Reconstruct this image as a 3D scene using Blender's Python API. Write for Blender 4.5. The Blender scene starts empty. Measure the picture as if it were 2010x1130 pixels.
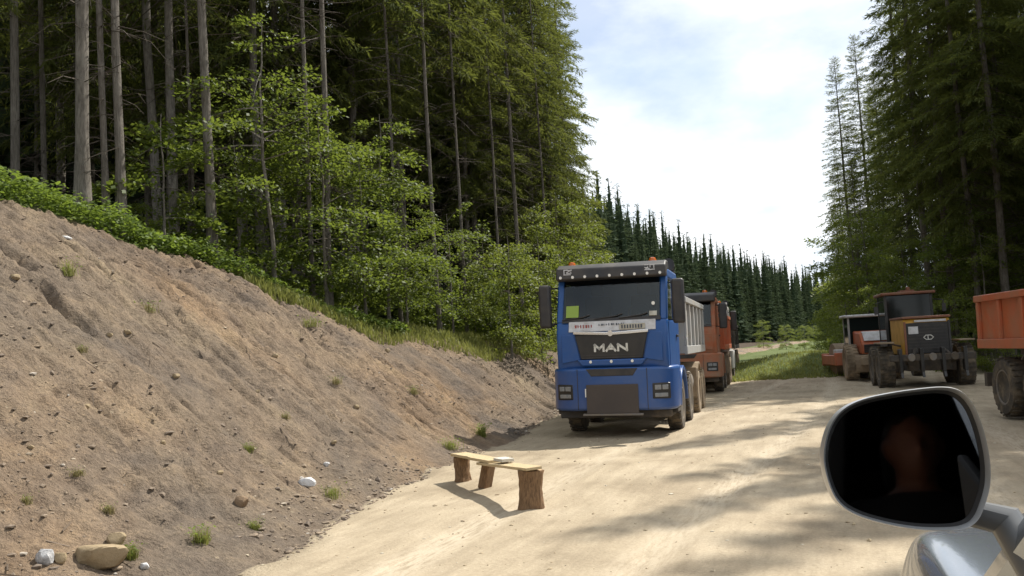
import bpy, bmesh, math, random
import numpy as np
from mathutils import Vector, Matrix, Euler
R = math.radians
scene = bpy.context.scene
C = scene.collection
# ------------------------------------------------------------------ camera, sky, sun
# world frame: +Y runs along the road, +X is right of it, the photographer stands at the origin
CAM_H = 1.6
F = 1741.0                      # focal length in photo pixels (2010 wide)
YAW, PITCH, ROLL = R(20.0), R(4.17), R(-3.0)
cam_d = bpy.data.cameras.new('camera'); cam = bpy.data.objects.new('camera', cam_d); C.objects.link(cam)
cam_d.sensor_width = 36.0; cam_d.lens = 36.0 * F / 2010.0
cam_d.clip_start = 0.05; cam_d.clip_end = 5000
CAM_M = Matrix.Rotation(YAW, 4, 'Z') @ Matrix.Rotation(R(90) + PITCH, 4, 'X') @ Matrix.Rotation(ROLL, 4, 'Z')
CAM_M.translation = (0, 0, CAM_H)
cam.matrix_world = CAM_M
scene.camera = cam
SUN_AZ, SUN_EL = R(32.0), R(51.0)          # azimuth measured from +Y towards +X
world = bpy.data.worlds.new('World'); scene.world = world; world.use_nodes = True
wn, wl = world.node_tree.nodes, world.node_tree.links
wn.clear()
w_out = wn.new('ShaderNodeOutputWorld'); w_bg = wn.new('ShaderNodeBackground')
sky = wn.new('ShaderNodeTexSky'); sky.sky_type = 'NISHITA'; sky.sun_disc = False
sky.sun_elevation = SUN_EL; sky.sun_rotation = SUN_AZ; sky.air_density = 1.0; sky.dust_density = 1.6; sky.ozone_density = 1.0
w_tc = wn.new('ShaderNodeTexCoord')
w_map = wn.new('ShaderNodeMapping'); w_map.inputs['Scale'].default_value = (1.0, 1.0, 2.1)
w_map.inputs['Location'].default_value = (3.1, 1.7, 0.4)
w_n = wn.new('ShaderNodeTexNoise'); w_n.inputs['Scale'].default_value = 2.6; w_n.inputs['Detail'].default_value = 7; w_n.inputs['Roughness'].default_value = 0.55
w_r = wn.new('ShaderNodeValToRGB'); w_r.color_ramp.elements[0].position = 0.34; w_r.color_ramp.elements[1].position = 0.56
w_r.color_ramp.elements[0].color = (.25, .25, .25, 1)
w_n2 = wn.new('ShaderNodeTexNoise'); w_n2.inputs['Scale'].default_value = 4.5; w_n2.inputs['Detail'].default_value = 5
w_r2 = wn.new('ShaderNodeValToRGB'); w_r2.color_ramp.elements[0].position = 0.36; w_r2.color_ramp.elements[1].position = 0.56
w_r2.color_ramp.elements[0].color = (6.4, 7.2, 8.1, 1); w_r2.color_ramp.elements[1].color = (9.6, 9.7, 9.8, 1)
w_mix = wn.new('ShaderNodeMix'); w_mix.data_type = 'RGBA'
wl.new(w_tc.outputs['Generated'], w_map.inputs['Vector'])
wl.new(w_map.outputs[0], w_n.inputs['Vector']); wl.new(w_map.outputs[0], w_n2.inputs['Vector'])
wl.new(w_n.outputs['Fac'], w_r.inputs[0]); wl.new(w_n2.outputs['Fac'], w_r2.inputs[0])
wl.new(w_r.outputs[0], w_mix.inputs['Factor'])
wl.new(sky.outputs[0], w_mix.inputs['A']); wl.new(w_r2.outputs[0], w_mix.inputs['B'])
wl.new(w_mix.outputs['Result'], w_bg.inputs[0]); w_bg.inputs[1].default_value = 0.1
wl.new(w_bg.outputs[0], w_out.inputs[0])
sun_d = bpy.data.lights.new('sun', 'SUN'); sun_d.energy = 5.0; sun_d.angle = R(0.53); sun_d.color = (1.0, 0.95, 0.86)
sun = bpy.data.objects.new('sun', sun_d); C.objects.link(sun)
SUN_V = Vector((math.sin(SUN_AZ) * math.cos(SUN_EL), math.cos(SUN_AZ) * math.cos(SUN_EL), math.sin(SUN_EL)))
sun.rotation_euler = SUN_V.to_track_quat('Z', 'Y').to_euler(); sun.location = SUN_V * 60
vs = scene.view_settings
vs.view_transform = 'Standard'; vs.look = 'None'; vs.exposure = 0.55; vs.gamma = 1.0; vs.use_curve_mapping = False
scene.cycles.max_bounces = 5; scene.cycles.diffuse_bounces = 3; scene.cycles.transmission_bounces = 3
scene.cycles.transparent_max_bounces = 8; scene.cycles.use_denoising = True

# ------------------------------------------------------------------ helpers
def ray(u, v):
    d = Vector(((u - 1005.0) / F, -(v - 565.0) / F, -1.0))
    return (CAM_M.to_3x3() @ d).normalized()
def on_ground(u, v, z=0.0):
    d = ray(u, v); t = (z - CAM_H) / d.z
    return Vector((d.x * t, d.y * t, z))
def at_depth(u, v, depth):
    d = Vector(((u - 1005.0) / F, -(v - 565.0) / F, -1.0)) * depth
    return CAM_M @ d
def at_range(u, v, r):
    d = ray(u, v); h = math.hypot(d.x, d.y)
    return d.x / h * r, d.y / h * r

def material(name, color=(.5, .5, .5), rough=.6, metal=0.0, spec=0.5):
    m = bpy.data.materials.new(name); m.use_nodes = True
    b = m.node_tree.nodes['Principled BSDF']
    b.inputs['Base Color'].default_value = (*color, 1); b.inputs['Roughness'].default_value = rough
    b.inputs['Metallic'].default_value = metal; b.inputs['Specular IOR Level'].default_value = spec
    return m
def ramp(nt, stops):
    r = nt.nodes.new('ShaderNodeValToRGB'); e = r.color_ramp.elements
    while len(e) < len(stops): e.new(0.5)
    for i, (p, c) in enumerate(stops):
        e[i].position = p; e[i].color = (*c, 1)
    return r
def noise(nt, scale, detail=4, rough=.5, vec=None, dist=0.0):
    n = nt.nodes.new('ShaderNodeTexNoise'); n.inputs['Scale'].default_value = scale
    n.inputs['Detail'].default_value = detail; n.inputs['Roughness'].default_value = rough; n.inputs['Distortion'].default_value = dist
    if vec is not None: nt.links.new(vec, n.inputs['Vector'])
    return n
def mixc(nt, fac, a, b, blend='MIX'):
    m = nt.nodes.new('ShaderNodeMix'); m.data_type = 'RGBA'; m.blend_type = blend
    for s, val in (('Factor', fac), ('A', a), ('B', b)):
        if hasattr(val, 'links'): nt.links.new(val, m.inputs[s])
        elif s == 'Factor': m.inputs[s].default_value = val
        else: m.inputs[s].default_value = (*val, 1)
    return m.outputs['Result']
def weathered(name, color, *args, low_dust=0.0, **kw):
    """paint or metal with blotches of dry dust; road dust splashed up to about 1.3 m where asked"""
    m = _weathered(name, color, *args, **kw)
    if low_dust:
        nt = m.node_tree; b = nt.nodes['Principled BSDF']; src = b.inputs['Base Color'].links[0].from_socket
        tc = nt.nodes.new('ShaderNodeTexCoord'); sx = nt.nodes.new('ShaderNodeSeparateXYZ'); nt.links.new(tc.outputs['Object'], sx.inputs[0])
        mr = nt.nodes.new('ShaderNodeMapRange'); nt.links.new(sx.outputs[2], mr.inputs[0]); mr.inputs[1].default_value = 1.45; mr.inputs[2].default_value = .35; mr.inputs[3].default_value = 0; mr.inputs[4].default_value = low_dust
        n = noise(nt, 7, 6, .7, tc.outputs['Object']); mu = nt.nodes.new('ShaderNodeMath'); mu.operation = 'MULTIPLY'; nt.links.new(n.outputs['Fac'], mu.inputs[0]); nt.links.new(mr.outputs[0], mu.inputs[1])
        nt.links.new(mixc(nt, mu.outputs[0], src, (.30, .24, .17)), b.inputs['Base Color'])
    return m
def _weathered(name, color, dirt=(.27, .21, .14), amount=.5, scale=3.0, rough=.45, metal=0.0, bump=0.0, spec=.5, fine=22.0):
    """paint or metal with blotches of dry dust"""
    m = material(name, color, rough, metal, spec); nt = m.node_tree; b = nt.nodes['Principled BSDF']
    tc = nt.nodes.new('ShaderNodeTexCoord')
    n1 = noise(nt, scale, 6, .62, tc.outputs['Object']); n2 = noise(nt, fine, 3, .6, tc.outputs['Object'])
    r1 = ramp(nt, [(.42, (0, 0, 0)), (.72, (amount, amount, amount))]); nt.links.new(n1.outputs['Fac'], r1.inputs[0])
    mul = nt.nodes.new('ShaderNodeMath'); mul.operation = 'MULTIPLY_ADD'
    nt.links.new(n2.outputs['Fac'], mul.inputs[0]); mul.inputs[1].default_value = amount * .35; nt.links.new(r1.outputs[0], mul.inputs[2])
    col = mixc(nt, mul.outputs[0], color, dirt); nt.links.new(col, b.inputs['Base Color'])
    rr = nt.nodes.new('ShaderNodeMath'); rr.operation = 'MULTIPLY_ADD'; nt.links.new(mul.outputs[0], rr.inputs[0]); rr.inputs[1].default_value = .5; rr.inputs[2].default_value = rough
    nt.links.new(rr.outputs[0], b.inputs['Roughness'])
    if bump:
        bp = nt.nodes.new('ShaderNodeBump'); bp.inputs['Strength'].default_value = bump; bp.inputs['Distance'].default_value = .02
        nt.links.new(n2.outputs['Fac'], bp.inputs['Height']); nt.links.new(bp.outputs[0], b.inputs['Normal'])
    return m
def leafy(name, dark, light, trans, tmix=.4, rough=.55):
    """leaf: diffuse + gloss + light passing through, each leaf its own tint"""
    m = bpy.data.materials.new(name); m.use_nodes = True; nt = m.node_tree
    b = nt.nodes['Principled BSDF']; out = nt.nodes['Material Output']
    g = nt.nodes.new('ShaderNodeNewGeometry'); oi = nt.nodes.new('ShaderNodeObjectInfo')
    ad = nt.nodes.new('ShaderNodeMath'); ad.operation = 'MULTIPLY_ADD'; nt.links.new(oi.outputs['Random'], ad.inputs[0]); ad.inputs[1].default_value = .5
    ml = nt.nodes.new('ShaderNodeMath'); ml.operation = 'MULTIPLY'; nt.links.new(g.outputs['Random Per Island'], ml.inputs[0]); ml.inputs[1].default_value = .6
    nt.links.new(ml.outputs[0], ad.inputs[2])
    r = ramp(nt, [(0, dark), (1, light)]); nt.links.new(ad.outputs[0], r.inputs[0])
    nt.links.new(r.outputs[0], b.inputs['Base Color']); b.inputs['Roughness'].default_value = rough; b.inputs['Specular IOR Level'].default_value = .3
    t = nt.nodes.new('ShaderNodeBsdfTranslucent'); tm = mixc(nt, .55, r.outputs[0], trans); nt.links.new(tm, t.inputs['Color'])
    mx = nt.nodes.new('ShaderNodeMixShader'); mx.inputs[0].default_value = tmix
    nt.links.new(b.outputs[0], mx.inputs[1]); nt.links.new(t.outputs[0], mx.inputs[2]); nt.links.new(mx.outputs[0], out.inputs[0])
    return m

def link(o, parent=None):
    C.objects.link(o)
    if parent is not None: o.parent = parent
    return o
def tag(o, label=None, cat=None, group=None, kind=None):
    for k, val in (('label', label), ('category', cat), ('group', group), ('kind', kind)):
        if val: o[k] = val
    return o
def thing(name, label, cat, loc=(0, 0, 0), rotz=0.0, group=None):
    o = bpy.data.objects.new(name, None); o.empty_display_size = .2; C.objects.link(o)
    o.location = loc; o.rotation_euler = (0, 0, rotz)
    return tag(o, label, cat, group)
def mesh_np(name, V, Fc, mat, smooth=False):
    """mesh from numpy arrays: V (n,3), Fc (m,3) or (m,4)"""
    me = bpy.data.meshes.new(name); n, k = Fc.shape
    me.vertices.add(len(V)); me.vertices.foreach_set('co', np.asarray(V, np.float32).ravel())
    me.loops.add(n * k); me.loops.foreach_set('vertex_index', np.asarray(Fc, np.int32).ravel())
    me.polygons.add(n); me.polygons.foreach_set('loop_start', np.arange(0, n * k, k, dtype=np.int32))
    me.polygons.foreach_set('use_smooth', np.full(n, smooth, bool))
    me.materials.append(mat); me.update(calc_edges=True); me.validate()
    return me
def np_obj(name, V, Fc, mat, parent=None, smooth=False):
    return link(bpy.data.objects.new(name, mesh_np(name, V, Fc, mat, smooth)), parent)
class MB:
    def __init__(s): s.v = []; s.f = []
    def add(s, vs_, fs):
        k = len(s.v); s.v += [tuple(p) for p in vs_]; s.f += [tuple(i + k for i in f) for f in fs]; return s
    def box(s, x0, x1, y0, y1, z0, z1, rot=None, piv=None):
        p = [Vector((x, y, z)) for x in (x0, x1) for y in (y0, y1) for z in (z0, z1)]
        if rot is not None:
            c = Vector(piv) if piv is not None else Vector(((x0 + x1) / 2, (y0 + y1) / 2, (z0 + z1) / 2))
            M = Euler(rot).to_matrix(); p = [M @ (q - c) + c for q in p]
        return s.add(p, [(0, 1, 3, 2), (4, 6, 7, 5), (0, 4, 5, 1), (2, 3, 7, 6), (0, 2, 6, 4), (1, 5, 7, 3)])
    def prism(s, poly, axis, a, b):
        """poly in the two other axes, extruded along axis from a to b"""
        def P(q, t): return {'x': (t, q[0], q[1]), 'y': (q[0], t, q[1]), 'z': (q[0], q[1], t)}[axis]
        n = len(poly); k = [P(q, a) for q in poly] + [P(q, b) for q in poly]
        return s.add(k, [tuple(range(n))[::-1], tuple(range(n, 2 * n))] + [(i, (i + 1) % n, n + (i + 1) % n, n + i) for i in range(n)])
    def tube(s, pts, rad, n=8, cap=True):
        pts = [Vector(p) for p in pts]
        if not hasattr(rad, '__len__'): rad = [rad] * len(pts)
        vs_, fs = [], []
        for i, p in enumerate(pts):
            d = (pts[min(i + 1, len(pts) - 1)] - pts[max(i - 1, 0)]).normalized()
            a = d.cross(Vector((0, 0, 1)) if abs(d.z) < .9 else Vector((1, 0, 0))).normalized(); b = d.cross(a)
            for j in range(n):
                t = 2 * math.pi * j / n; vs_.append(p + (a * math.cos(t) + b * math.sin(t)) * rad[i])
        for i in range(len(pts) - 1):
            for j in range(n):
                fs.append((i * n + j, i * n + (j + 1) % n, (i + 1) * n + (j + 1) % n, (i + 1) * n + j))
        if cap: fs += [tuple(range(n))[::-1], tuple(range((len(pts) - 1) * n, len(pts) * n))]
        return s.add(vs_, fs)
    def lathe(s, prof, axis='x', n=24, c=(0, 0, 0)):
        """prof: (radius, offset along axis)"""
        vs_, fs = [], []; m = len(prof)
        for r_, o_ in prof:
            for j in range(n):
                t = 2 * math.pi * j / n; a, b = r_ * math.cos(t), r_ * math.sin(t)
                q = {'x': (o_, a, b), 'y': (a, o_, b), 'z': (a, b, o_)}[axis]
                vs_.append((q[0] + c[0], q[1] + c[1], q[2] + c[2]))
        for i in range(m - 1):
            for j in range(n): fs.append((i * n + j, i * n + (j + 1) % n, (i + 1) * n + (j + 1) % n, (i + 1) * n + j))
        fs += [tuple(range(n))[::-1], tuple(range((m - 1) * n, m * n))]
        return s.add(vs_, fs)
    def quad(s, a, b, c, d): return s.add([a, b, c, d], [(0, 1, 2, 3)])
    def build(s, name, mat, parent=None, bevel=0.0, smooth=False, seg=2, sub=0):
        me = bpy.data.meshes.new(name); me.from_pydata(s.v, [], s.f); me.materials.append(mat)
        bm = bmesh.new(); bm.from_mesh(me); bmesh.ops.recalc_face_normals(bm, faces=bm.faces); bm.to_mesh(me); bm.free()
        o = bpy.data.objects.new(name, me); link(o, parent)
        if bevel:
            b = o.modifiers.new('bevel', 'BEVEL'); b.width = bevel; b.segments = seg; b.limit_method = 'ANGLE'; b.angle_limit = R(35)
        if sub:
            b = o.modifiers.new('sub', 'SUBSURF'); b.levels = sub; b.render_levels = sub
        if smooth or bevel or sub:
            for p in me.polygons: p.use_smooth = True
        if (smooth or bevel) and not sub:
            try: me.set_sharp_from_angle(angle=R(40))
            except Exception: pass
        return o
def copy_tree(o, parent=None):
    c = o.copy(); C.objects.link(c)
    if parent is not None: c.parent = parent
    for ch in [q for q in o.children]: copy_tree(ch, c)
    return c
# vectorised value noise
def _hash(i, j, s):
    h = (i * 374761393 + j * 668265263 + s * 144269504).astype(np.int64) & 0xffffffff
    h = ((h ^ (h >> 13)) * 1274126177) & 0xffffffff
    return ((h ^ (h >> 16)) & 0xffffff) / float(0xffffff)
def vnoise(x, y, s=0):
    i, j = np.floor(x).astype(np.int64), np.floor(y).astype(np.int64); fx, fy = x - i, y - j
    fx = fx * fx * fx * (fx * (fx * 6 - 15) + 10); fy = fy * fy * fy * (fy * (fy * 6 - 15) + 10)
    a, b, c, d = _hash(i, j, s), _hash(i + 1, j, s), _hash(i, j + 1, s), _hash(i + 1, j + 1, s)
    return (a * (1 - fx) + b * fx) * (1 - fy) + (c * (1 - fx) + d * fx) * fy - .5
def fbm(x, y, oct=4, s=0, gain=.5):
    r, a = 0, 1.0
    for k in range(oct):
        r = r + a * vnoise(x * 2 ** k + 17.3 * k, y * 2 ** k - 9.1 * k, s + k); a *= gain
    return r
# ------------------------------------------------------------------ terrain
_Y = np.array
def toe(y): return np.interp(y, [-30, 0, 5.7, 8, 13, 16.5, 25, 40, 60], [-4.2, -4.3, -4.6, -5.0, -5.75, -6.0, -7.0, -7.4, -7.6]) + .35 * vnoise(y * .45, y * 0 + 3.1, 5) + .15 * vnoise(y * 1.7, y * 0 + 1.1, 6)
def crest_x(y): return np.interp(y, [-30, 0, 8, 11, 13, 15, 17, 21, 31, 45, 70], [-13, -12.7, -12.2, -11.7, -11.3, -10.6, -10.0, -9.6, -9.7, -10, -10.5])
def crest_z(y): return np.interp(y, [-30, 0, 8, 11, 13, 15, 17, 21, 31, 45, 70, 120], [5.9, 5.5, 4.75, 4.25, 3.7, 3.0, 2.42, 2.1, 1.75, 1.4, 1.0, .8])
def sstep(t): t = np.clip(t, 0, 1); return t * t * (3 - 2 * t)
def terrain(x, y, fine=True):
    x = np.asarray(x, float); y = np.asarray(y, float)
    tx, cx, cz = toe(y), crest_x(y), crest_z(y)
    t = (tx - x) / np.maximum(tx - cx, .5); tc = np.clip(t, 0, 1)
    s = .7 * tc + .3 * sstep(tc)
    h = cz * s
    back = np.maximum(cx - x, 0)
    h = h + np.where(y < 55, .10 * np.minimum(back, 45) + .50 * np.maximum(back - 18, 0), .05 * back)
    h = np.where(y > 70, h * (1 - .5 * sstep((y - 70) / 40)), h)
    # low grassy mound where the gravel ends, far verge, right-hand verge
    h = h + 0.8 * np.exp(-((x + 1.2) / 3.6) ** 2 - ((y - 41) / 3.2) ** 2) + .25 * sstep((y - 37) / 8) * (np.abs(x) < 60)
    h = h + .35 * sstep((x - 7.2) / 3.0) + .03 * np.maximum(x - 10, 0)
    h = h + .28 * np.exp(-((x - .4) / 1.3) ** 2 - ((y - 37.2) / 1.2) ** 2)
    if fine:
        bank = sstep(t * 6) * (1 - sstep((t - .97) * 12))
        u_, v_ = x * .55 + y * .1, y * 1.9
        g = fbm(u_, v_, 5, 11, .58)
        rill = -np.maximum(vnoise(x * 1.1 + y * .55, y * 5.2, 31) - .20, 0) - .8 * np.maximum(vnoise(x * 2.3 + y * .9, y * 9.5, 37) - .24, 0)
        rough = .45 + 1.1 * np.clip(vnoise(x * .55, y * .55, 77) + .5, 0, 1)
        crumb = fbm(x * 5.5 + y, y * 9.0, 3, 21, .75)
        h = h + bank * (.16 * fbm(x * .35, y * .35, 2, 3) + .11 * g + rough * (.48 * rill + .075 * crumb + .05 * np.abs(vnoise(x * 11, y * 14, 55))))
        flat = 1 - sstep(t * 4)
        h = h + flat * (.05 * fbm(x * .4, y * .25, 3, 41) + .016 * fbm(x * 3.1, y * 1.3, 3, 43))
        for x0, dp in ((-3.1, .022), (-1.35, .03), (.55, .026), (2.3, .03), (3.4, .02)):
            xx_ = x0 + .5 * np.sin(y * .11 + x0) + .02 * y; h = h - flat * dp * np.exp(-((x - xx_) / .16) ** 2) + flat * dp * .5 * np.exp(-((x - xx_ - .3) / .10) ** 2)
        h = h + sstep((t - 1) * 6) * .25 * fbm(x * .5, y * .5, 3, 51)
        # loose crumbs at the toe
        h = h + .10 * np.exp(-((t - .02) / .05) ** 2) * (fbm(x * 2.2, y * 2.2, 3, 61) + .12)
    return h
def gz(x, y): return float(terrain(np.array([x]), np.array([y]))[0])
def steps(segs):
    out = []
    for a, b, d in segs: out += list(np.arange(a, b, d))
    return np.array(out + [segs[-1][1]])
xs = steps([(-700, -100, 60), (-100, -30, 6), (-30, -13.2, .7), (-13.2, -4.0, .042), (-4.0, 4, .10), (4, 12, .3), (12, 40, 2.5), (40, 700, 60)])
ys = steps([(-300, -20, 40), (-20, 2.5, 1.2), (2.5, 16, .042), (16, 24, .08), (24, 46, .22), (46, 90, 2), (90, 300, 15), (300, 900, 80)])
GX, GY = np.meshgrid(xs, ys, indexing='ij')
GZ = terrain(GX, GY)
nx, ny = len(xs), len(ys)
V = np.stack([GX.ravel(), GY.ravel(), GZ.ravel()], 1)
idx = np.arange(nx * ny).reshape(nx, ny)
Fq = np.stack([idx[:-1, :-1].ravel(), idx[1:, :-1].ravel(), idx[1:, 1:].ravel(), idx[:-1, 1:].ravel()], 1)

def ground_material():
    m = bpy.data.materials.new('ground_soil'); m.use_nodes = True; nt = m.node_tree; b = nt.nodes['Principled BSDF']
    b.inputs['Roughness'].default_value = .95; b.inputs['Specular IOR Level'].default_value = .15
    at = nt.nodes.new('ShaderNodeAttribute'); at.attribute_name = 'zone'
    sp = nt.nodes.new('ShaderNodeSeparateColor'); nt.links.new(at.outputs['Color'], sp.inputs[0])
    tc = nt.nodes.new('ShaderNodeTexCoord'); P = tc.outputs['Object']
    # packed sandy gravel
    n1 = noise(nt, .7, 6, .6, P, .4); r1 = ramp(nt, [(.28, (.27, .220, .155)), (.5, (.365, .304, .218)), (.72, (.44, .372, .275))]); nt.links.new(n1.outputs['Fac'], r1.inputs[0])
    mp = nt.nodes.new('ShaderNodeMapping'); mp.inputs['Scale'].default_value = (2.6, .35, 1); mp.inputs['Rotation'].default_value = (0, 0, R(-6)); nt.links.new(P, mp.inputs['Vector'])
    n2 = noise(nt, 2.2, 6, .65, mp.outputs[0]); r2 = ramp(nt, [(.35, (.62, .60, .58)), (.62, (1.08, 1.08, 1.08))]); nt.links.new(n2.outputs['Fac'], r2.inputs[0])
    road = mixc(nt, .45, r1.outputs[0], r2.outputs[0], 'MULTIPLY')
    n3 = noise(nt, 38, 4, .7, P); r3 = ramp(nt, [(.3, (.72, .7, .66)), (.7, (1.15, 1.15, 1.15))]); nt.links.new(n3.outputs['Fac'], r3.inputs[0])
    road = mixc(nt, .6, road, r3.outputs[0], 'MULTIPLY')
    trk = noise(nt, 9, 5, .75, mp.outputs[0]); r10 = ramp(nt, [(.38, (0, 0, 0)), (.55, (1, 1, 1))]); nt.links.new(trk.outputs['Fac'], r10.inputs[0])
    tm = nt.nodes.new('ShaderNodeMath'); tm.operation = 'MULTIPLY'; nt.links.new(at.outputs['Alpha'], tm.inputs[0]); nt.links.new(r10.outputs[0], tm.inputs[1])
    road = mixc(nt, tm.outputs[0], road, (.48, .41, .31))
    # cut bank: brown-mauve soil with grey shale and ochre patches
    n4 = noise(nt, .55, 5, .6, P, .6); r4 = ramp(nt, [(.3, (.140, .114, .094)), (.43, (.188, .146, .110)), (.57, (.236, .178, .125)), (.75, (.31, .24, .157))]); nt.links.new(n4.outputs['Fac'], r4.inputs[0])
    n5 = noise(nt, 5.0, 6, .7, P, .3); r5 = ramp(nt, [(.3, (.62, .6, .6)), (.55, (1.0, 1.0, 1.0)), (.75, (1.35, 1.3, 1.2))]); nt.links.new(n5.outputs['Fac'], r5.inputs[0])
    soil = mixc(nt, .8, r4.outputs[0], r5.outputs[0], 'MULTIPLY')
    n11 = noise(nt, .23, 4, .6, P, .8); r11 = ramp(nt, [(.38, (.88, .92, .96)), (.52, (1, 1, 1)), (.66, (1.08, 1.0, .90))]); nt.links.new(n11.outputs['Fac'], r11.inputs[0])
    soil = mixc(nt, 1.0, soil, r11.outputs[0], 'MULTIPLY')
    n6 = noise(nt, 26, 4, .75, P); r6 = ramp(nt, [(.28, (.55, .53, .5)), (.5, (1, 1, 1)), (.72, (1.35, 1.3, 1.2))]); nt.links.new(n6.outputs['Fac'], r6.inputs[0])
    soil = mixc(nt, .8, soil, r6.outputs[0], 'MULTIPLY')
    vo = nt.nodes.new('ShaderNodeTexVoronoi'); vo.inputs['Scale'].default_value = 15; vo.inputs['Randomness'].default_value = 1; nt.links.new(P, vo.inputs['Vector'])
    r7 = ramp(nt, [(.0, (1, 1, 1)), (.22, (1, 1, 1)), (.30, (0, 0, 0))]); nt.links.new(vo.outputs['Distance'], r7.inputs[0])
    sc_ = nt.nodes.new('ShaderNodeSeparateColor'); nt.links.new(vo.outputs['Color'], sc_.inputs[0])
    gt = nt.nodes.new('ShaderNodeMath'); gt.operation = 'GREATER_THAN'; nt.links.new(sc_.outputs[0], gt.inputs[0]); gt.inputs[1].default_value = .985
    ml = nt.nodes.new('ShaderNodeMath'); ml.operation = 'MULTIPLY'; nt.links.new(gt.outputs[0], ml.inputs[0]); nt.links.new(r7.outputs[0], ml.inputs[1])
    soil = mixc(nt, ml.outputs[0], soil, (.30, .24, .17))
    # grass root layer and forest litter
    n8 = noise(nt, 2.4, 5, .6, P); r8 = ramp(nt, [(.3, (.07, .075, .026)), (.55, (.085, .115, .03)), (.75, (.16, .145, .06))]); nt.links.new(n8.outputs['Fac'], r8.inputs[0])
    r9 = ramp(nt, [(.3, (.03, .022, .014)), (.7, (.075, .052, .03))]); nt.links.new(n5.outputs['Fac'], r9.inputs[0])
    edge = noise(nt, 3.2, 5, .7, P)
    def jag(ch):
        a = nt.nodes.new('ShaderNodeMath'); a.operation = 'MULTIPLY_ADD'; nt.links.new(edge.outputs['Fac'], a.inputs[0]); a.inputs[1].default_value = .9
        nt.links.new(ch, a.inputs[2]); r_ = ramp(nt, [(.86, (0, 0, 0)), (1.0, (1, 1, 1))])
        s_ = nt.nodes.new('ShaderNodeMath'); s_.operation = 'MULTIPLY'; nt.links.new(a.outputs[0], s_.inputs[0]); s_.inputs[1].default_value = 1.0
        nt.links.new(s_.outputs[0], r_.inputs[0]); return r_.outputs[0]
    c = mixc(nt, jag(sp.outputs[0]), r9.outputs[0], soil)          # R: bank soil over litter
    c = mixc(nt, jag(sp.outputs[1]), c, road)                      # G: road
    c = mixc(nt, jag(sp.outputs[2]), c, r8.outputs[0])             # B: grass
    nt.links.new(c, b.inputs['Base Color'])
    bp = nt.nodes.new('ShaderNodeBump'); bp.inputs['Strength'].default_value = 1.0; bp.inputs['Distance'].default_value = .05
    ad = nt.nodes.new('ShaderNodeMath'); ad.operation = 'ADD'; nt.links.new(n6.outputs['Fac'], ad.inputs[0]); nt.links.new(n5.outputs['Fac'], ad.inputs[1])
    mr = nt.nodes.new('ShaderNodeMapRange'); nt.links.new(sp.outputs[0], mr.inputs[0]); mr.inputs[3].default_value = .3; mr.inputs[4].default_value = 1.0; nt.links.new(mr.outputs[0], bp.inputs['Strength'])
    nt.links.new(ad.outputs[0], bp.inputs['Height']); nt.links.new(bp.outputs[0], b.inputs['Normal'])
    return m
gm = ground_material()
ground = np_obj('ground', V, Fq, gm, smooth=True); tag(ground, kind='structure')
# zones: where each kind of earth lies
tx, cx = toe(GY), crest_x(GY); tt = (tx - GX) / (tx - cx)
zr = sstep((tt + .06) * 14) * (1 - sstep((tt - 1.0) * 9))
grass_y = 35.2 + 2.6 * np.maximum(GX - 1.2, 0) + .5 * vnoise(GX * .8, GY * .1, 9)
zroad = (1 - sstep((tt + .05) * 14)) * (1 - sstep((GY - grass_y) / .8)) * (1 - sstep((GX - 7.0) / .8))
zgrass = np.maximum(sstep((GY - grass_y) / .8) * (tt < .2) * (GX < 12), sstep((tt - .93) * 9) * (1 - sstep((tt - 1.35) * 4)))
zgrass = np.maximum(zgrass, sstep((GX - 6.6) / .8) * (1 - sstep((GX - 8.6) / .8)) * .9)
zgrass = np.maximum(zgrass, (GY > 46) * (GY < 62) * (GX > -22) * (GX < 3) * 1.0)
trk = np.zeros_like(zr)
for x0 in (-3.1, -1.35, .55, 2.3, 3.4):
    xx_ = x0 + .5 * np.sin(GY * .11 + x0) + .02 * GY; trk = np.maximum(trk, np.exp(-((GX - xx_) / .22) ** 4) * (.35 + .5 * np.clip(vnoise(GY * .3, GX * 0 + x0, 83) + .5, 0, 1)))
col = np.stack([zr, zroad, zgrass, trk], -1).reshape(-1, 4)
ca = ground.data.color_attributes.new('zone', 'FLOAT_COLOR', 'POINT'); ca.data.foreach_set('color', col.astype(np.float32).ravel())

# ------------------------------------------------------------------ scattered stones, clods, grass (nobody could count them)
rng = np.random.default_rng(7)
def lumps(P, S, seed, flat=.62):
    """one low-poly broken lump per point"""
    base = np.array([(0, 0, 1), (.9, 0, .3), (.28, .86, .3), (-.73, .53, .3), (-.73, -.53, .3), (.28, -.86, .3), (.6, .44, -.6), (-.3, .7, -.6), (-.8, 0, -.6), (-.3, -.7, -.6), (.6, -.44, -.6)], float)
    tri = np.array([(0, 1, 2), (0, 2, 3), (0, 3, 4), (0, 4, 5), (0, 5, 1), (1, 6, 2), (2, 6, 7), (2, 7, 3), (3, 7, 8), (3, 8, 4), (4, 8, 9), (4, 9, 5), (5, 9, 10), (5, 10, 1), (1, 10, 6)])
    g = np.random.default_rng(seed); n = len(P)
    v = base[None] * (1 + g.uniform(-.3, .3, (n, 11, 1))) + g.uniform(-.12, .12, (n, 11, 3))
    sc3 = np.stack([g.uniform(.7, 1.3, n), g.uniform(.6, 1.1, n), g.uniform(.4, 1.0, n) * flat / .62 * .7], 1) * S[:, None]
    v = v * sc3[:, None, :]; a = g.uniform(0, 6.28, n); ca_, sa = np.cos(a)[:, None], np.sin(a)[:, None]
    v = np.stack([v[..., 0] * ca_ - v[..., 1] * sa, v[..., 0] * sa + v[..., 1] * ca_, v[..., 2]], -1) + P[:, None, :]
    return v.reshape(-1, 3), (tri[None] + np.arange(n)[:, None, None] * 11).reshape(-1, 3)
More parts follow.
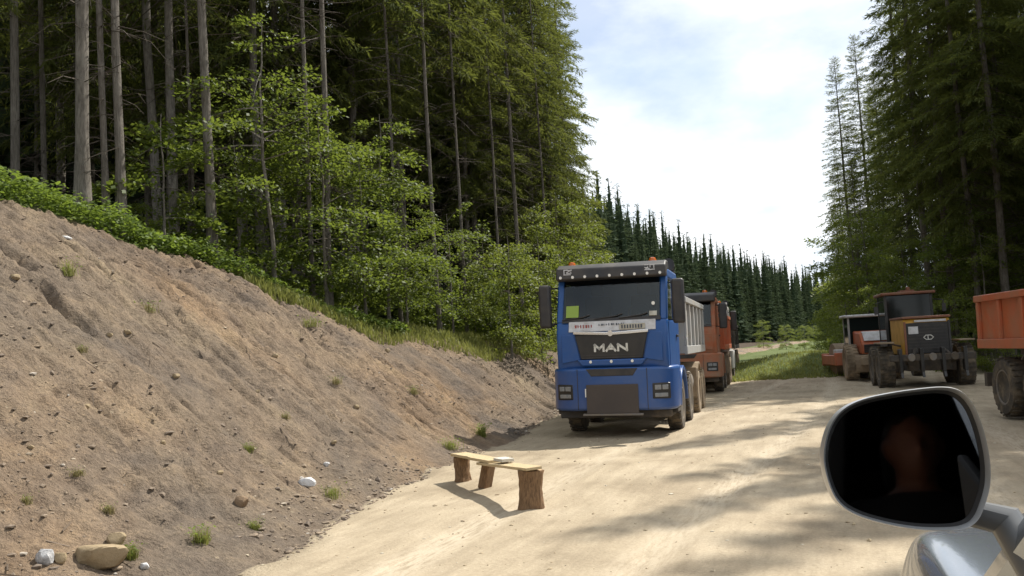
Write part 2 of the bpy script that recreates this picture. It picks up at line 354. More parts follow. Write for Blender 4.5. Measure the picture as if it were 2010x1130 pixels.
def stone_mat(name, stops):
    m = bpy.data.materials.new(name); m.use_nodes = True; nt = m.node_tree; b = nt.nodes['Principled BSDF']; b.inputs['Roughness'].default_value = .9
    g = nt.nodes.new('ShaderNodeNewGeometry'); r_ = ramp(nt, stops); nt.links.new(g.outputs['Random Per Island'], r_.inputs[0])
    tc = nt.nodes.new('ShaderNodeTexCoord'); n = noise(nt, 18, 4, .6, tc.outputs['Object']); r2 = ramp(nt, [(.3, (.6, .6, .6)), (.7, (1.2, 1.2, 1.2))]); nt.links.new(n.outputs['Fac'], r2.inputs[0])
    nt.links.new(mixc(nt, .8, r_.outputs[0], r2.outputs[0], 'MULTIPLY'), b.inputs['Base Color'])
    return m
rubble_mat = stone_mat('rubble', [(0, (.14, .11, .085)), (.6, (.21, .16, .115)), (.88, (.26, .20, .14)), (.97, (.36, .30, .22)), (1, (.45, .42, .38))])
n = 17000
yy = 2.5 + 27 * rng.random(n) ** 1.35; tq = rng.random(n) ** 1.25 * 1.0 - .03
clump = vnoise(yy * .9, tq * 5, 71) + vnoise(yy * .33, tq * 2.2, 72) > -.55 + .75 * rng.random(n)
yy, tq = yy[clump], tq[clump]; xx = toe(yy) - tq * (toe(yy) - crest_x(yy))
S = .008 + .034 * rng.random(len(yy)) ** 5 + .012 * (tq < .06)
Pz = np.stack([xx, yy, terrain(xx, yy) + S * .1], 1)
V_, F_ = lumps(Pz, S, 3)
tag(np_obj('rubble', V_, F_, rubble_mat), 'loose brown clods and pale chips strewn over the cut bank', 'rubble', kind='stuff')
n = 2600
yy = 4 + 30 * rng.random(n) ** 1.5; xx = toe(yy) + .1 + 9.5 * rng.random(n) ** 1.6
S = .006 + .022 * rng.random(n) ** 4
Pz = np.stack([xx, yy, terrain(xx, yy) + S * .05], 1)
V_, F_ = lumps(Pz, S, 4)
tag(np_obj('gravel', V_, F_, stone_mat('gravel', [(0, (.22, .17, .11)), (.6, (.38, .30, .19)), (1, (.5, .45, .36))])), 'small loose pebbles scattered on the sandy road', 'gravel', kind='stuff')

# dry sticks and root ends on the bank
g_ = np.random.default_rng(77); n = 420; yy = 3 + 24 * g_.random(n) ** 1.3; tq = g_.random(n) * .98; xx = toe(yy) - tq * (toe(yy) - crest_x(yy)); A_ = np.stack([xx, yy, terrain(xx, yy) + .008], 1)
an = g_.normal(0, .8, n); ln = g_.uniform(.05, .32, n); x2, y2 = xx + np.cos(an) * ln, yy + np.sin(an) * ln; B_ = np.stack([x2, y2, terrain(x2, y2) + .012 + .02 * g_.random(n)], 1)
def stick_mesh(A, B, r_):
    d = B - A; d /= np.linalg.norm(d, axis=1, keepdims=True); U = np.cross(d, np.array([0, 0, 1.0])); U /= np.linalg.norm(U, axis=1, keepdims=True) + 1e-9; W_ = np.cross(d, U)
    V_ = np.stack([p + (U * math.cos(t) + W_ * math.sin(t)) * r_[:, None] for p in (A, B) for t in (0, 2.09, 4.19)], 1)
    return V_.reshape(-1, 3), (np.array([(0, 1, 4, 3), (1, 2, 5, 4), (2, 0, 3, 5)])[None] + np.arange(len(A))[:, None, None] * 6).reshape(-1, 4)
V_, F_ = stick_mesh(A_, B_, g_.uniform(.003, .008, n)); tag(np_obj('loose_twigs', V_, F_, material('dry_twig', (.16, .12, .085), .9)), 'dry twigs and root ends lying over the cut bank', 'twigs', kind='stuff')
def blades(P, L, W, seed, lean=.5, curve=True):
    """bent grass blades: two quads each"""
    g = np.random.default_rng(seed); n = len(P); a = g.uniform(0, 6.28, n); d = np.stack([np.cos(a), np.sin(a), 0 * a], 1)
    s = np.stack([-np.sin(a), np.cos(a), 0 * a], 1) * (W * .5)[:, None]; up = np.array([0, 0, 1.0]); le = (lean * g.random(n))[:, None]
    b0 = P; b1 = P + (up * .55 + d * le * .35) * L[:, None]; b2 = P + (up * (.95 - .35 * le) + d * le * 1.1) * L[:, None]
    v = np.stack([b0 - s, b0 + s, b1 - s * .8, b1 + s * .8, b2 - s * .12, b2 + s * .12], 1)
    f = np.array([(0, 1, 3, 2), (2, 3, 5, 4)])
    return v.reshape(-1, 3), (f[None] + np.arange(n)[:, None, None] * 6).reshape(-1, 4)
def leaves(P, L, N, seed, aspect=.55, D=None):
    """rhombic leaves folded on the midrib; N normals, D pointing directions"""
    g = np.random.default_rng(seed); n = len(P)
    if D is None: D = g.normal(size=(n, 3))
    N = N / np.linalg.norm(N, axis=1, keepdims=True)
    D = D - N * (D * N).sum(1, keepdims=True); D /= np.linalg.norm(D, axis=1, keepdims=True) + 1e-9
    S_ = np.cross(N, D); L = L[:, None]
    v = np.stack([P, P + D * L * .5 + S_ * L * aspect * .5 - N * L * .04, P + D * L - N * L * .10, P + D * L * .5 - S_ * L * aspect * .5 - N * L * .04], 1)
    return v.reshape(-1, 3), (np.array([(0, 1, 2, 3)])[None] + np.arange(n)[:, None, None] * 4).reshape(-1, 4)
herb_mat = leafy('herb_leaf', (.07, .12, .02), (.17, .22, .04), (.30, .40, .05), .45)
grass_mat = leafy('grass_blade', (.11, .13, .028), (.26, .26, .08), (.36, .38, .09), .40)
drygrass_mat = leafy('dry_grass', (.17, .15, .06), (.32, .27, .13), (.34, .30, .12), .3)
# leafy herbs along the crest of the bank
n = 30000
yy = 1.5 + 17.5 * rng.random(n); wdt = np.interp(yy, [0, 13, 15.5, 19], [1.7, 1.5, .8, .5])
xx = crest_x(yy) + .25 - rng.random(n) * wdt
hh = np.interp(yy, [0, 12, 14.5, 19], [.62, .58, .30, .2]) * (.45 + .9 * (vnoise(xx * 1.6, yy * 1.6, 91) + .5)) * rng.random(n) ** .6
P_ = np.stack([xx, yy, terrain(xx, yy) + hh], 1); N_ = np.stack([rng.normal(.15, .45, n), rng.normal(-.1, .45, n), np.ones(n)], 1)
V_, F_ = leaves(P_, .05 + .07 * rng.random(n), N_, 5, .6)
tag(np_obj('crest_herbs', V_, F_, herb_mat), 'bright green leafy herbs along the top edge of the earth bank', 'undergrowth', kind='stuff')
# grass strip on the crest behind the truck, mound, right verge
def grass_patch(name, label, xx, yy, L, W, mat, seed, lean=.6):
    P_ = np.stack([xx, yy, terrain(xx, yy) - .01], 1); V_, F_ = blades(P_, L, W, seed, lean)
    return tag(np_obj(name, V_, F_, mat), label, 'grass', kind='stuff')
n = 26000
yy = 14.2 + 22 * rng.random(n) ** 1.2; xx = crest_x(yy) + .7 - 2.1 * rng.random(n) + .5 * vnoise(yy * .7, yy * 0, 14)
k = rng.random(n) < .35 + 1.3 * (vnoise(xx * .9, yy * .9, 92) + .5); xx, yy = xx[k], yy[k]
grass_patch('crest_grass', 'yellow green grass strip between the bank edge and the spruces', xx, yy, .10 + .22 * rng.random(len(xx)), .012 + .012 * rng.random(len(xx)), grass_mat, 6)
n = 26000
xx = -9 + 14 * rng.random(n); yy = 35.4 + 2.6 * np.maximum(xx - 1.2, 0) + 14 * rng.random(n) ** 1.3
k = rng.random(n) < .4 + 1.2 * (vnoise(xx * .5, yy * .5, 93) + .5); xx, yy = xx[k], yy[k]
grass_patch('mound_grass', 'bright grass on the low mound where the gravel ends', xx, yy, .05 + .16 * rng.random(len(xx)), .02 + .02 * rng.random(len(xx)), grass_mat, 8)
n = 9000
xx = 6.5 + 2.6 * rng.random(n); yy = 8 + 34 * rng.random(n)
grass_patch('verge_grass', 'shaded grass verge behind the tipper and the grader', xx, yy, .15 + .3 * rng.random(n), .012 + .015 * rng.random(n), grass_mat, 9)
# ------------------------------------------------------------------ trees
def bark(name, a, b, moss=None):
    m = bpy.data.materials.new(name); m.use_nodes = True; nt = m.node_tree; bs = nt.nodes['Principled BSDF']; bs.inputs['Roughness'].default_value = .9; bs.inputs['Specular IOR Level'].default_value = .2
    tc = nt.nodes.new('ShaderNodeTexCoord'); mp = nt.nodes.new('ShaderNodeMapping'); mp.inputs['Scale'].default_value = (9, 9, 2.2); nt.links.new(tc.outputs['Object'], mp.inputs['Vector'])
    n = noise(nt, 2.2, 6, .7, mp.outputs[0]); r_ = ramp(nt, [(.3, a), (.7, b)]); nt.links.new(n.outputs['Fac'], r_.inputs[0])
    n2 = noise(nt, 1.1, 4, .6, tc.outputs['Object']); r2 = ramp(nt, [(.35, (.65, .63, .6)), (.65, (1.2, 1.2, 1.2))]); nt.links.new(n2.outputs['Fac'], r2.inputs[0])
    c = mixc(nt, .8, r_.outputs[0], r2.outputs[0], 'MULTIPLY')
    oi = nt.nodes.new('ShaderNodeObjectInfo'); r3 = ramp(nt, [(0, (.8, .78, .75)), (1, (1.15, 1.15, 1.15))]); nt.links.new(oi.outputs['Random'], r3.inputs[0])
    c = mixc(nt, 1.0, c, r3.outputs[0], 'MULTIPLY'); nt.links.new(c, bs.inputs['Base Color'])
    bp = nt.nodes.new('ShaderNodeBump'); bp.inputs['Strength'].default_value = .9; bp.inputs['Distance'].default_value = .03; nt.links.new(n.outputs['Fac'], bp.inputs['Height']); nt.links.new(bp.outputs[0], bs.inputs['Normal'])
    return m
spruce_bark = bark('spruce_bark', (.075, .066, .056), (.235, .215, .185))
beech_bark = bark('beech_bark', (.10, .09, .075), (.24, .22, .19))
twig_mat = bark('dead_twig', (.05, .042, .034), (.13, .11, .09))
needle_mat = leafy('spruce_needle', (.034, .055, .016), (.125, .142, .036), (.26, .29, .05), .38, .9)
needle_far = leafy('spruce_needle_far', (.026, .048, .024), (.070, .096, .044), (.10, .13, .05), .28, 1.0)  # bluer than near needles: a slight haze put into the colour
beech_mat = leafy('beech_leaf', (.040, .066, .012), (.108, .146, .026), (.25, .31, .04), .48)
lime_mat = leafy('young_leaf', (.07, .10, .017), (.14, .17, .033), (.27, .32, .04), .46)

def tube_np(pts, rad, n=7):
    pts = np.asarray(pts, float); rad = np.asarray(rad, float); k = len(pts)
    a = np.linspace(0, 2 * np.pi, n, endpoint=False)
    V_ = pts[:, None, :] + np.stack([np.cos(a)[None] * rad[:, None], np.sin(a)[None] * rad[:, None], np.zeros((k, n))], -1)
    i = np.arange(k - 1)[:, None] * n; j = np.arange(n)[None]; j2 = (j + 1) % n
    return V_.reshape(-1, 3), np.stack([i + j, i + j2, i + n + j2, i + n + j], -1).reshape(-1, 4)
def sticks(A, B, ra, rb):
    """three-sided tapered sticks from A to B"""
    n = len(A); D = B - A; D /= np.linalg.norm(D, axis=1, keepdims=True) + 1e-9
    U = np.cross(D, np.array([.3, .2, 1.0])); U /= np.linalg.norm(U, axis=1, keepdims=True) + 1e-9; W_ = np.cross(D, U)
    out = []
    for P_, r_ in ((A, ra), (B, rb)):
        for t in (0, 2.094, 4.189): out.append(P_ + (U * math.cos(t) + W_ * math.sin(t)) * r_[:, None])
    V_ = np.stack(out, 1); f = np.array([(0, 1, 4, 3), (1, 2, 5, 4), (2, 0, 3, 5)])
    return V_.reshape(-1, 3), (f[None] + np.arange(n)[:, None, None] * 6).reshape(-1, 4)
def join(parts):
    Vs, Fs, k = [], [], 0
    for v, f in parts: Vs.append(v); Fs.append(f + k); k += len(v)
    return np.concatenate(Vs), np.concatenate(Fs)
def trunk_mesh(name, H, r0, seed, mat, n=10, bend=.12):
    g = np.random.default_rng(seed); k = 14; z = np.linspace(0, 1, k) ** 1.1
    off = np.cumsum(g.normal(0, bend / k, (k, 2)), 0) * H * .12
    rad = r0 * (1 - z) ** .8 * .92 + .006 + r0 * .55 * np.exp(-z * H / .35)
    pts = np.stack([off[:, 0], off[:, 1], z * H - .25 * (z == 0)], 1)
    V_, F_ = tube_np(pts, rad, n); V_ = V_ + g.normal(0, r0 * .035, V_.shape) * (1 - V_[:, 2:3] / H)
    return mesh_np(name, V_, F_, mat, True), lambda q: np.stack([np.interp(q, z * H, off[:, 0]), np.interp(q, z * H, off[:, 1])], -1)
def spruce_kind(H, cb, Rm, n_br, dens, seed, r0=.17, tw=1.0, mat=None, dead=46, dead_from=1.2, wood=True, edge=None, tip=.9, asp=.17, core=0.0):
    """tapered trunk; drooping boughs hung with sprays of needles; dead twigs below the live crown"""
    g = np.random.default_rng(seed); trunk, axis = trunk_mesh('trunk', H, r0, seed, spruce_bark)
    q = g.random(n_br) ** .85; z0 = cb + (H * .99 - cb) * np.sort(q); rel = (H - z0) / (H - cb)
    L = (Rm * rel ** tip * g.uniform(.5, 1.25, n_br) + .18)
    L *= np.where((rel > .9), g.uniform(.5, 1, n_br), 1)
    az = np.arange(n_br) * 2.39996 + g.normal(0, .5, n_br)
    if edge is not None:      # boughs grow longer on the sunny side
        L *= .72 + .42 * np.maximum(np.cos(az - edge), 0)
    el = np.interp(rel, [0, .25, .6, 1], [.75, .25, -.12, -.32]) + g.normal(0, .1, n_br); dr = np.interp(rel, [0, .3, 1], [.05, .35, .55]) * g.uniform(.7, 1.3, n_br)
    def bough(i, s):
        rr = L[i] * s; ax = axis(z0[i])
        return np.stack([ax[..., 0] + np.cos(az[i]) * rr, ax[..., 1] + np.sin(az[i]) * rr, z0[i] + L[i] * (np.tan(el[i]) * s - dr[i] * s ** 2 + .32 * dr[i] * s ** 4)], -1)
    ntw = np.maximum((L * dens).astype(int), 5); bi = np.repeat(np.arange(n_br), ntw); m = len(bi)
    s = .12 + .9 * g.random(m) ** .72; P_ = bough(bi, s); P2 = bough(bi, s + .05); out = P2 - P_; out /= np.linalg.norm(out, axis=1, keepdims=True)
    lat = np.stack([-np.sin(az[bi]), np.cos(az[bi]), 0 * s], 1) * np.where(g.random(m) < .5, -1, 1)[:, None]
    spread = (L[bi] * .30 * (1 - .72 * s) + .04) * g.random(m)
    P_ = P_ + lat * spread[:, None] - np.array([0, 0, 1.0]) * (spread * .35)[:, None]
    hang = np.interp(rel[bi], [0, .3, 1], [.0, .35, .8]) * g.uniform(.3, 1.3, m)
    D = out * g.uniform(.4, 1.0, m)[:, None] + lat * g.uniform(.1, .8, m)[:, None] - np.array([0, 0, 1.0]) * hang[:, None] + g.normal(0, .12, (m, 3))
    Nn = g.normal(0, .55, (m, 3)) + np.array([0, 0, 1.0]) * (1 - .5 * hang)[:, None]
    l = tw * g.uniform(.09, .28, m) * ((.75 + .35 * rel[bi]) if not core else (.55 + .60 * rel[bi]))
    V_, F_ = leaves(P_, l, Nn, seed + 1, asp, D)
    if core:            # the unlit inner mass of twigs of a far-off crown
        nr, nv = 44, 11; lev = np.repeat(np.linspace(0, 1, nr // 2), 2); zz = cb + .3 + (H * .985 - cb - .3) * lev; zz[1::2] += .10                # stacked ragged skirts
        rr = Rm * core * ((H - zz) / (H - cb)) ** tip; rr[1::2] *= .55; ax = axis(zz); Vc, Fc = tube_np(np.stack([ax[:, 0], ax[:, 1], zz], 1), rr, nv)
        jit = g.uniform(.55, 1.55, (nr * nv, 1)); ctr = np.repeat(np.stack([ax[:, 0], ax[:, 1]], 1), nv, 0); Vc[:, :2] = ctr + (Vc[:, :2] - ctr) * jit; Vc[:, 2] -= (jit[:, 0] - .8) * np.repeat(rr, nv) * .5
        V_, F_ = join([(V_, F_), (Vc, Fc)])
    crown = mesh_np('crown', V_, F_, mat or needle_mat)
    wd = None
    if wood:
        parts = []
        ii = np.arange(n_br)
        for a, b in ((0, .35), (.35, .7)):
            A, B = bough(ii, np.full(n_br, a)), bough(ii, np.full(n_br, b)); parts.append(sticks(A, B, .010 + .012 * L / Rm * (1 - a), .005 + .012 * L / Rm * (1 - b)))
        if dead:
            zd = dead_from + (cb + 1.5 - dead_from) * g.random(dead) ** .8; ad = g.uniform(0, 6.28, dead); ld = g.uniform(.25, 1.5, dead) * np.interp(zd, [dead_from, cb], [.6, 1.1])
            ax = axis(zd); A = np.stack([ax[:, 0], ax[:, 1], zd], 1); dd = np.stack([np.cos(ad), np.sin(ad), g.normal(-.12, .18, dead)], 1)
            M_ = A + dd * (ld * .55)[:, None]; B = M_ + (dd + g.normal(0, .2, dd.shape) - np.array([0, 0, .25])) * (ld * .45)[:, None]
            parts += [sticks(A, M_, np.full(dead, .012), np.full(dead, .008)), sticks(M_, B, np.full(dead, .008), np.full(dead, .003))]
            k = dead * 4; pk = g.integers(0, dead, k); t = g.uniform(.3, 1, k)[:, None]; A2 = A[pk] * (1 - t) + B[pk] * t
            B2 = A2 + (g.normal(0, 1, (k, 3)) * np.array([1, 1, .5]) - np.array([0, 0, .5])) * .16; parts.append(sticks(A2, B2, np.full(k, .004), np.full(k, .002)))
        v, f = join(parts); wd = mesh_np('branches', v, f, twig_mat)
    return dict(trunk=trunk, crown=crown, branches=wd)
def broadleaf_kind(H, Rm, n_br, n_leaf, seed, r0=.05, low=.15, mat=None, leaf=(.045, .15), tier=.8, top=.4):
    """young beech: thin stem, nearly level fans of leaves in tiers"""
    g = np.random.default_rng(seed); trunk, axis = trunk_mesh('trunk', H, r0, seed, beech_bark, 7, .5)
    zf = low + (1 - low) * np.sort(g.random(n_br)); z0 = H * .97 * zf
    L = Rm * np.interp(zf, [low, low + .25, .75, 1], [.75, 1.0, .8, top]) * g.uniform(.55, 1.15, n_br); az = np.arange(n_br) * 2.4 + g.normal(0, .4, n_br); el = g.normal(.20, .30, n_br)
    def bough(i, s):
        ax = axis(z0[i]); rr = L[i] * s
        return np.stack([ax[..., 0] + np.cos(az[i]) * rr, ax[..., 1] + np.sin(az[i]) * rr, z0[i] + L[i] * (el[i] * s - .30 * s ** 2)], -1)
    w = L ** 1.6; bi = g.choice(n_br, n_leaf, p=w / w.sum()); s = .12 + .88 * g.random(n_leaf) ** .6
    # side twigs make a flat fan; leaves sit along them
    tw = np.round(s * 9) / 9 + g.normal(0, .012, n_leaf); sd = np.where(g.random(n_leaf) < .5, -1, 1); reach = g.random(n_leaf) * L[bi] * (.52 - .38 * np.abs(s - .35))
    P_ = bough(bi, tw); fw = np.stack([np.cos(az[bi]), np.sin(az[bi]), 0 * s], 1); lat = np.stack([-np.sin(az[bi]), np.cos(az[bi]), 0 * s], 1) * sd[:, None]
    P_ = P_ + lat * (reach * .8)[:, None] + fw * (reach * .45)[:, None]; P_[:, 2] += -.22 * reach ** 1.3 + g.normal(0, .075, n_leaf)
    N_ = np.stack([g.normal(0, .55, n_leaf), g.normal(0, .55, n_leaf), np.full(n_leaf, tier)], 1); D = fw + lat * g.uniform(.2, 1.4, n_leaf)[:, None] + g.normal(0, .3, (n_leaf, 3))
    V_, F_ = leaves(P_, g.uniform(leaf[0], leaf[1], n_leaf), N_, seed + 2, .62, D)
    crown = mesh_np('crown', V_, F_, mat or beech_mat); ii = np.arange(n_br); parts = []
    for a, b in ((0, .3), (.3, .6), (.6, .95)):
        parts.append(sticks(bough(ii, np.full(n_br, a)), bough(ii, np.full(n_br, b)), .004 + r0 * .32 * L / Rm * (1 - a), .003 + r0 * .32 * L / Rm * (1 - b)))
    v, f = join(parts)
    return dict(trunk=trunk, crown=crown, branches=mesh_np('branches', v, f, beech_bark))
def plant(kind, name, label, cat, x, y, rot=0.0, scale=1.0, group=None, fat=1.0, lean=(0, 0), dz=0.0):
    t = thing(name, label, cat, (x, y, gz(x, y) - .05 + dz), rot, group); t.scale = (scale,) * 3; t.rotation_euler = (lean[0], lean[1], rot)
    for k in ('trunk', 'crown', 'branches'):
        if kind.get(k) is not None:
            o = link(bpy.data.objects.new(k, kind[k]), t)
            if k != 'trunk': o['kind'] = 'stuff'
            if k == 'trunk' and fat != 1: o.scale = (fat, fat, 1)
    return t
rnd = random.Random(11)
# tall forest spruces (bare lower stems), edge spruces (clothed low), young beeches
TALL = [spruce_kind(26, 6.4, 2.15, 200, 165, 101, .16, dead=60), spruce_kind(28, 7.6, 2.3, 210, 165, 102, .18, dead=70), spruce_kind(25, 5.2, 1.9, 200, 165, 103, .13, dead=60), spruce_kind(24, 4.6, 2.0, 200, 165, 104, .12, dead=50)]
POLE = [spruce_kind(27, 10.2, 2.3, 130, 110, 161, .16, dead=90), spruce_kind(28, 11.5, 2.5, 130, 110, 162, .18, dead=95), spruce_kind(25, 9.2, 2.0, 120, 110, 163, .13, dead=90), spruce_kind(24, 8.8, 1.9, 120, 110, 164, .12, dead=80)]
DARK = [spruce_kind(27, 8.5, 3.2, 120, 44, 111, .17, tw=1.25, dead=40), spruce_kind(25, 7.5, 3.0, 120, 44, 112, .14, tw=1.25, dead=40)]
EDGE = [spruce_kind(25, 2.6, 2.3, 420, 92, 121, .16, dead=14, tip=.75), spruce_kind(23, 1.6, 2.1, 420, 92, 122, .15, dead=10, tip=.75), spruce_kind(27, 3.6, 2.45, 430, 92, 123, .18, dead=20, tip=.8)]
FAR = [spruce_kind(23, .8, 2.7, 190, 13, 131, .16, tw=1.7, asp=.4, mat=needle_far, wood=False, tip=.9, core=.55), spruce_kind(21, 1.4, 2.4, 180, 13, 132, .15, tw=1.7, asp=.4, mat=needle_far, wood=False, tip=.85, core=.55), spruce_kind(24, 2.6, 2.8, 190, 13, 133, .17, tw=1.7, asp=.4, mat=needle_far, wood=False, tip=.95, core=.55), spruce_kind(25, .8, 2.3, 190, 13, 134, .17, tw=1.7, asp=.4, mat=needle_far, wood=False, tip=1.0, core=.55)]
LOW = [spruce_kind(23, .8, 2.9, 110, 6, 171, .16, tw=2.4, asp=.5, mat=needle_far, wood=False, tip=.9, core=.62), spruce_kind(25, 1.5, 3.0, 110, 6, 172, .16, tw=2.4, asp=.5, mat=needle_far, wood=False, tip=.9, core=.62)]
BEECH = [broadleaf_kind(6.5, 2.3, 27, 6600, 141, .055, .22), broadleaf_kind(4.6, 1.9, 20, 4900, 142, .04, .15), broadleaf_kind(7.5, 2.5, 29, 7200, 143, .065, .3), broadleaf_kind(3.0, 1.4, 20, 4500, 144, .025, .1)]
LIME = [broadleaf_kind(6.0, 2.2, 34, 10000, 151, .05, .08, lime_mat, (.06, .12), .6, .5), broadleaf_kind(4.0, 1.8, 28, 7000, 152, .035, .06, lime_mat, (.06, .11), .6, .5)]

def behind_crest(u, v, r_, gap=.9):
    for q in np.arange(r_, 60, .2):
        x, y = at_range(u, v, q)
        if x < float(crest_x(np.array([y]))[0]) - gap: return x, y
    return x, y
# --- left forest, front stems: (u, v of base, range, kind, thickness, label)
front = [
 (25, 318, 21.0, 1, .80, 'dim spruce with bare stem at the far left edge of the photo'),
 (88, 330, 25.0, 0, .75, 'shaded spruce between the far left stem and the pale thick stem'),
 (163, 398, 17.2, 1, 1.05, 'thick pale grey spruce stem above the leafy bank crest, left of a close pair'),
 (209, 405, 17.6, 2, .72, 'slender sunlit spruce stem, left one of the close pair'),
 (234, 408, 17.3, 0, .80, 'spruce stem lit on one side, right one of the close pair'),
 (386, 470, 20.0, 3, .50, 'thin pole spruce just left of the thick brown stem'),
 (416, 478, 18.6, 1, .92, 'thick brown spruce stem behind the end of the leafy crest'),
 (617, 590, 21.0, 2, .70, 'grey spruce stem behind beech leaves, left one of two'),
 (650, 596, 20.4, 0, .72, 'grey spruce stem behind beech leaves, right one of two'),
 (786, 610, 24.5, 3, .62, 'slim dark spruce rising from the middle of the beech thicket'),
 (864, 622, 20.2, 2, .80, 'spruce with a kinked dead limb, left of the slim pale stem'),
 (915, 628, 20.9, 3, .66, 'slim pale spruce stem beside the kinked-limb spruce'),
 (986, 634, 22.4, 3, .62, 'thin dark spruce just left of the tall straight stem'),
 (1026, 640, 20.6, 0, .82, 'tall straight spruce stem nearest to the blue truck'),
 (1084, 642, 30.0, 3, .70, 'slim spruce stem rising directly behind the blue truck mirror'),
]
for u, v, r_, k, fat, lab in front:
    x, y = behind_crest(u, v, r_)
    plant(POLE[k], 'spruce_tree', lab, 'tree', x, y, rnd.uniform(0, 6.28), rnd.uniform(.95, 1.08), 'front stems of the left forest', fat * .66, (rnd.uniform(-.012, .012), rnd.uniform(-.02, .0)))
# second and third rows: fill of the forest
G2 = 'shaded spruces deep in the left forest'
placed = [(behind_crest(u, v, r_)) for u, v, r_, *_ in front]
tries = 0; cnt = 0
while cnt < 82 and tries < 6000:
    tries += 1
    r_ = rnd.uniform(20, 62); u = rnd.uniform(-500, 1105)
    x, y = at_range(u, 500, r_)
    if x > float(crest_x(np.array([y]))[0]) - 1.6 or y > 47: continue
    if min((x - a) ** 2 + (y - b) ** 2 for a, b in placed) < (1.9 if r_ < 32 else 2.4) ** 2: continue
    placed.append((x, y)); cnt += 1
    kind = DARK[rnd.randrange(2)] if rnd.random() < .7 else TALL[rnd.randrange(4)]
    plant(kind, 'spruce_tree', 'shaded spruce among the crowded stems deep in the left forest', 'tree', x, y, rnd.uniform(0, 6.28), rnd.uniform(.85, 1.12), G2, rnd.uniform(.7, 1.1), (rnd.uniform(-.02, .02), rnd.uniform(-.02, .02)))
# boughs hanging into the top of the photo: spruces clothed on the sunny side
for u, r_, k, lab in [(560, 27.0, 0, 'green spruce hanging boughs above the big young beech'), (700, 28.5, 2, 'green spruce with curtain-like boughs right of the big young beech'), (800, 31.0, 0, 'olive green spruce behind the kinked-limb spruce'),
                      (930, 33, 2, 'spruce with grey dead lower boughs behind the two slim stems'), (470, 27.0, 2, 'spruce with sunlit boughs right of the thick brown stem')]:
    x, y = behind_crest(u, 600, r_, 2.2); plant(TALL[k], 'spruce_tree', lab, 'tree', x, y, rnd.uniform(0, 6.28), 1.0, 'clothed spruces of the left forest', .8)
for u, r_, k, sc_, lab in [(1055, 38, 2, 1.0, 'tall edge spruce behind the blue truck, left of the sky-edge spruce'), (1092, 40, 0, 1.05, 'tall spruce whose long boughs reach out against the sky'), (1122, 46, 1, 1.0, 'last spruce at the right end of the left forest'), (990, 36, 1, .95, 'dense edge spruce behind the tall straight stem'), (1060, 47, 2, 1.05, 'high spruce behind the sky-edge spruce'), (1118, 54, 0, .8, 'smaller spruce past the right end of the left forest')]:
    x, y = behind_crest(u, 640, r_, 1.5); plant(EDGE[k], 'spruce_tree', lab, 'tree', x, y, rnd.uniform(0, 6.28), sc_, 'edge spruces at the end of the left forest')
# young beeches
for u, v, r_, k, sc_, lab in [
 (545, 575, 18.6, 2, .88, 'tallest young beech with bright leaves in front of the two grey stems'), (640, 590, 19.4, 0, .80, 'bright beech sapling leaning over the two grey stems'),
 (720, 604, 18.8, 1, .95, 'layered beech sapling left of the kinked-limb spruce'), (800, 612, 19.4, 0, .62, 'low beech sapling in the middle of the thicket'),
 (322, 440, 18.8, 3, 1.1, 'thin beech sapling with a small leafy top left of the thick brown stem'), (470, 540, 20.5, 1, .9, 'shaded beech sapling right of the thick brown stem'),
 (890, 622, 21.5, 1, .8, 'beech sapling between the kinked-limb spruce and the slim pale stem'), (955, 630, 21.5, 1, .75, 'beech sapling between the slim pale stem and the tall straight stem'),
 (760, 608, 21.5, 0, .85, 'beech sapling behind the low one in the thicket'), (590, 585, 22.5, 2, .8, 'shaded beech behind the two grey stems')]:
    x, y = behind_crest(u, v, r_, .6); plant(BEECH[k], 'beech_sapling', lab, 'tree', x, y, rnd.uniform(0, 6.28), sc_, 'young beeches under the left forest')
for j in range(17):
    u = rnd.uniform(300, 1060); r_ = rnd.uniform(19.5, 28); x, y = behind_crest(u, 600, r_, rnd.uniform(.8, 4))
    if x > float(crest_x(np.array([y]))[0]) - .9: continue
    plant(BEECH[rnd.choice([1, 3, 3, 3])], 'beech_sapling', 'small shaded beech sapling in the undergrowth of the left forest', 'tree', x, y, rnd.uniform(0, 6.28), rnd.uniform(.55, 1.0), 'undergrowth saplings')
for u, r_, k, sc_, lab in [(1108, 33.5, 0, 1.0, 'yellow green bushy tree above the blue truck roof'), (1150, 36, 1, 1.15, 'lime green bush bulging out right of the left forest'), (1060, 28, 1, 1.0, 'lime green bush behind the tall straight stem'), (1135, 41, 0, 1.25, 'pale green bushy tree at the forest end behind the lime bush'), (1000, 25.5, 1, .9, 'lime green bush left of the tall straight stem')]:
    x, y = at_range(u, 640, r_); plant(LIME[k], 'broadleaf_bush', lab, 'bush', x, y, rnd.uniform(0, 6.28), sc_, 'bushes at the end of the left forest')
# --- far forest wall
cnt = 0; pts = []; rest = []; n_far = 0
for j in range(6000):
    if cnt >= 420: break
    t = rnd.random() ** .8; dpt = rnd.random() ** 1.3
    u = 1120 + 540 * t; r_ = 118 + 235 * t ** 1.5 + dpt * 45
    x, y = at_range(u, 690, r_)
    if pts and min((x - a) ** 2 + (y - b) ** 2 for a, b in pts) < (2.0 + 1.0 * t) ** 2: continue
    pts.append((x, y)); cnt += 1
    if r_ > 118 + 235 * t ** 1.5 + 20 or n_far >= 100: rest.append((x, y, rnd.randrange(4), rnd.uniform(0, 6.28), rnd.uniform(.85, 1.15))); continue
    n_far += 1
    plant(FAR[rnd.randrange(4)], 'spruce_tree', 'distant dark spruce in the forest wall behind the parked trucks', 'tree', x, y, rnd.uniform(0, 6.28), rnd.uniform(.72, 1.12) * (1 + .05 * dpt), 'far forest wall').scale.xy *= rnd.uniform(1.15, 1.55)
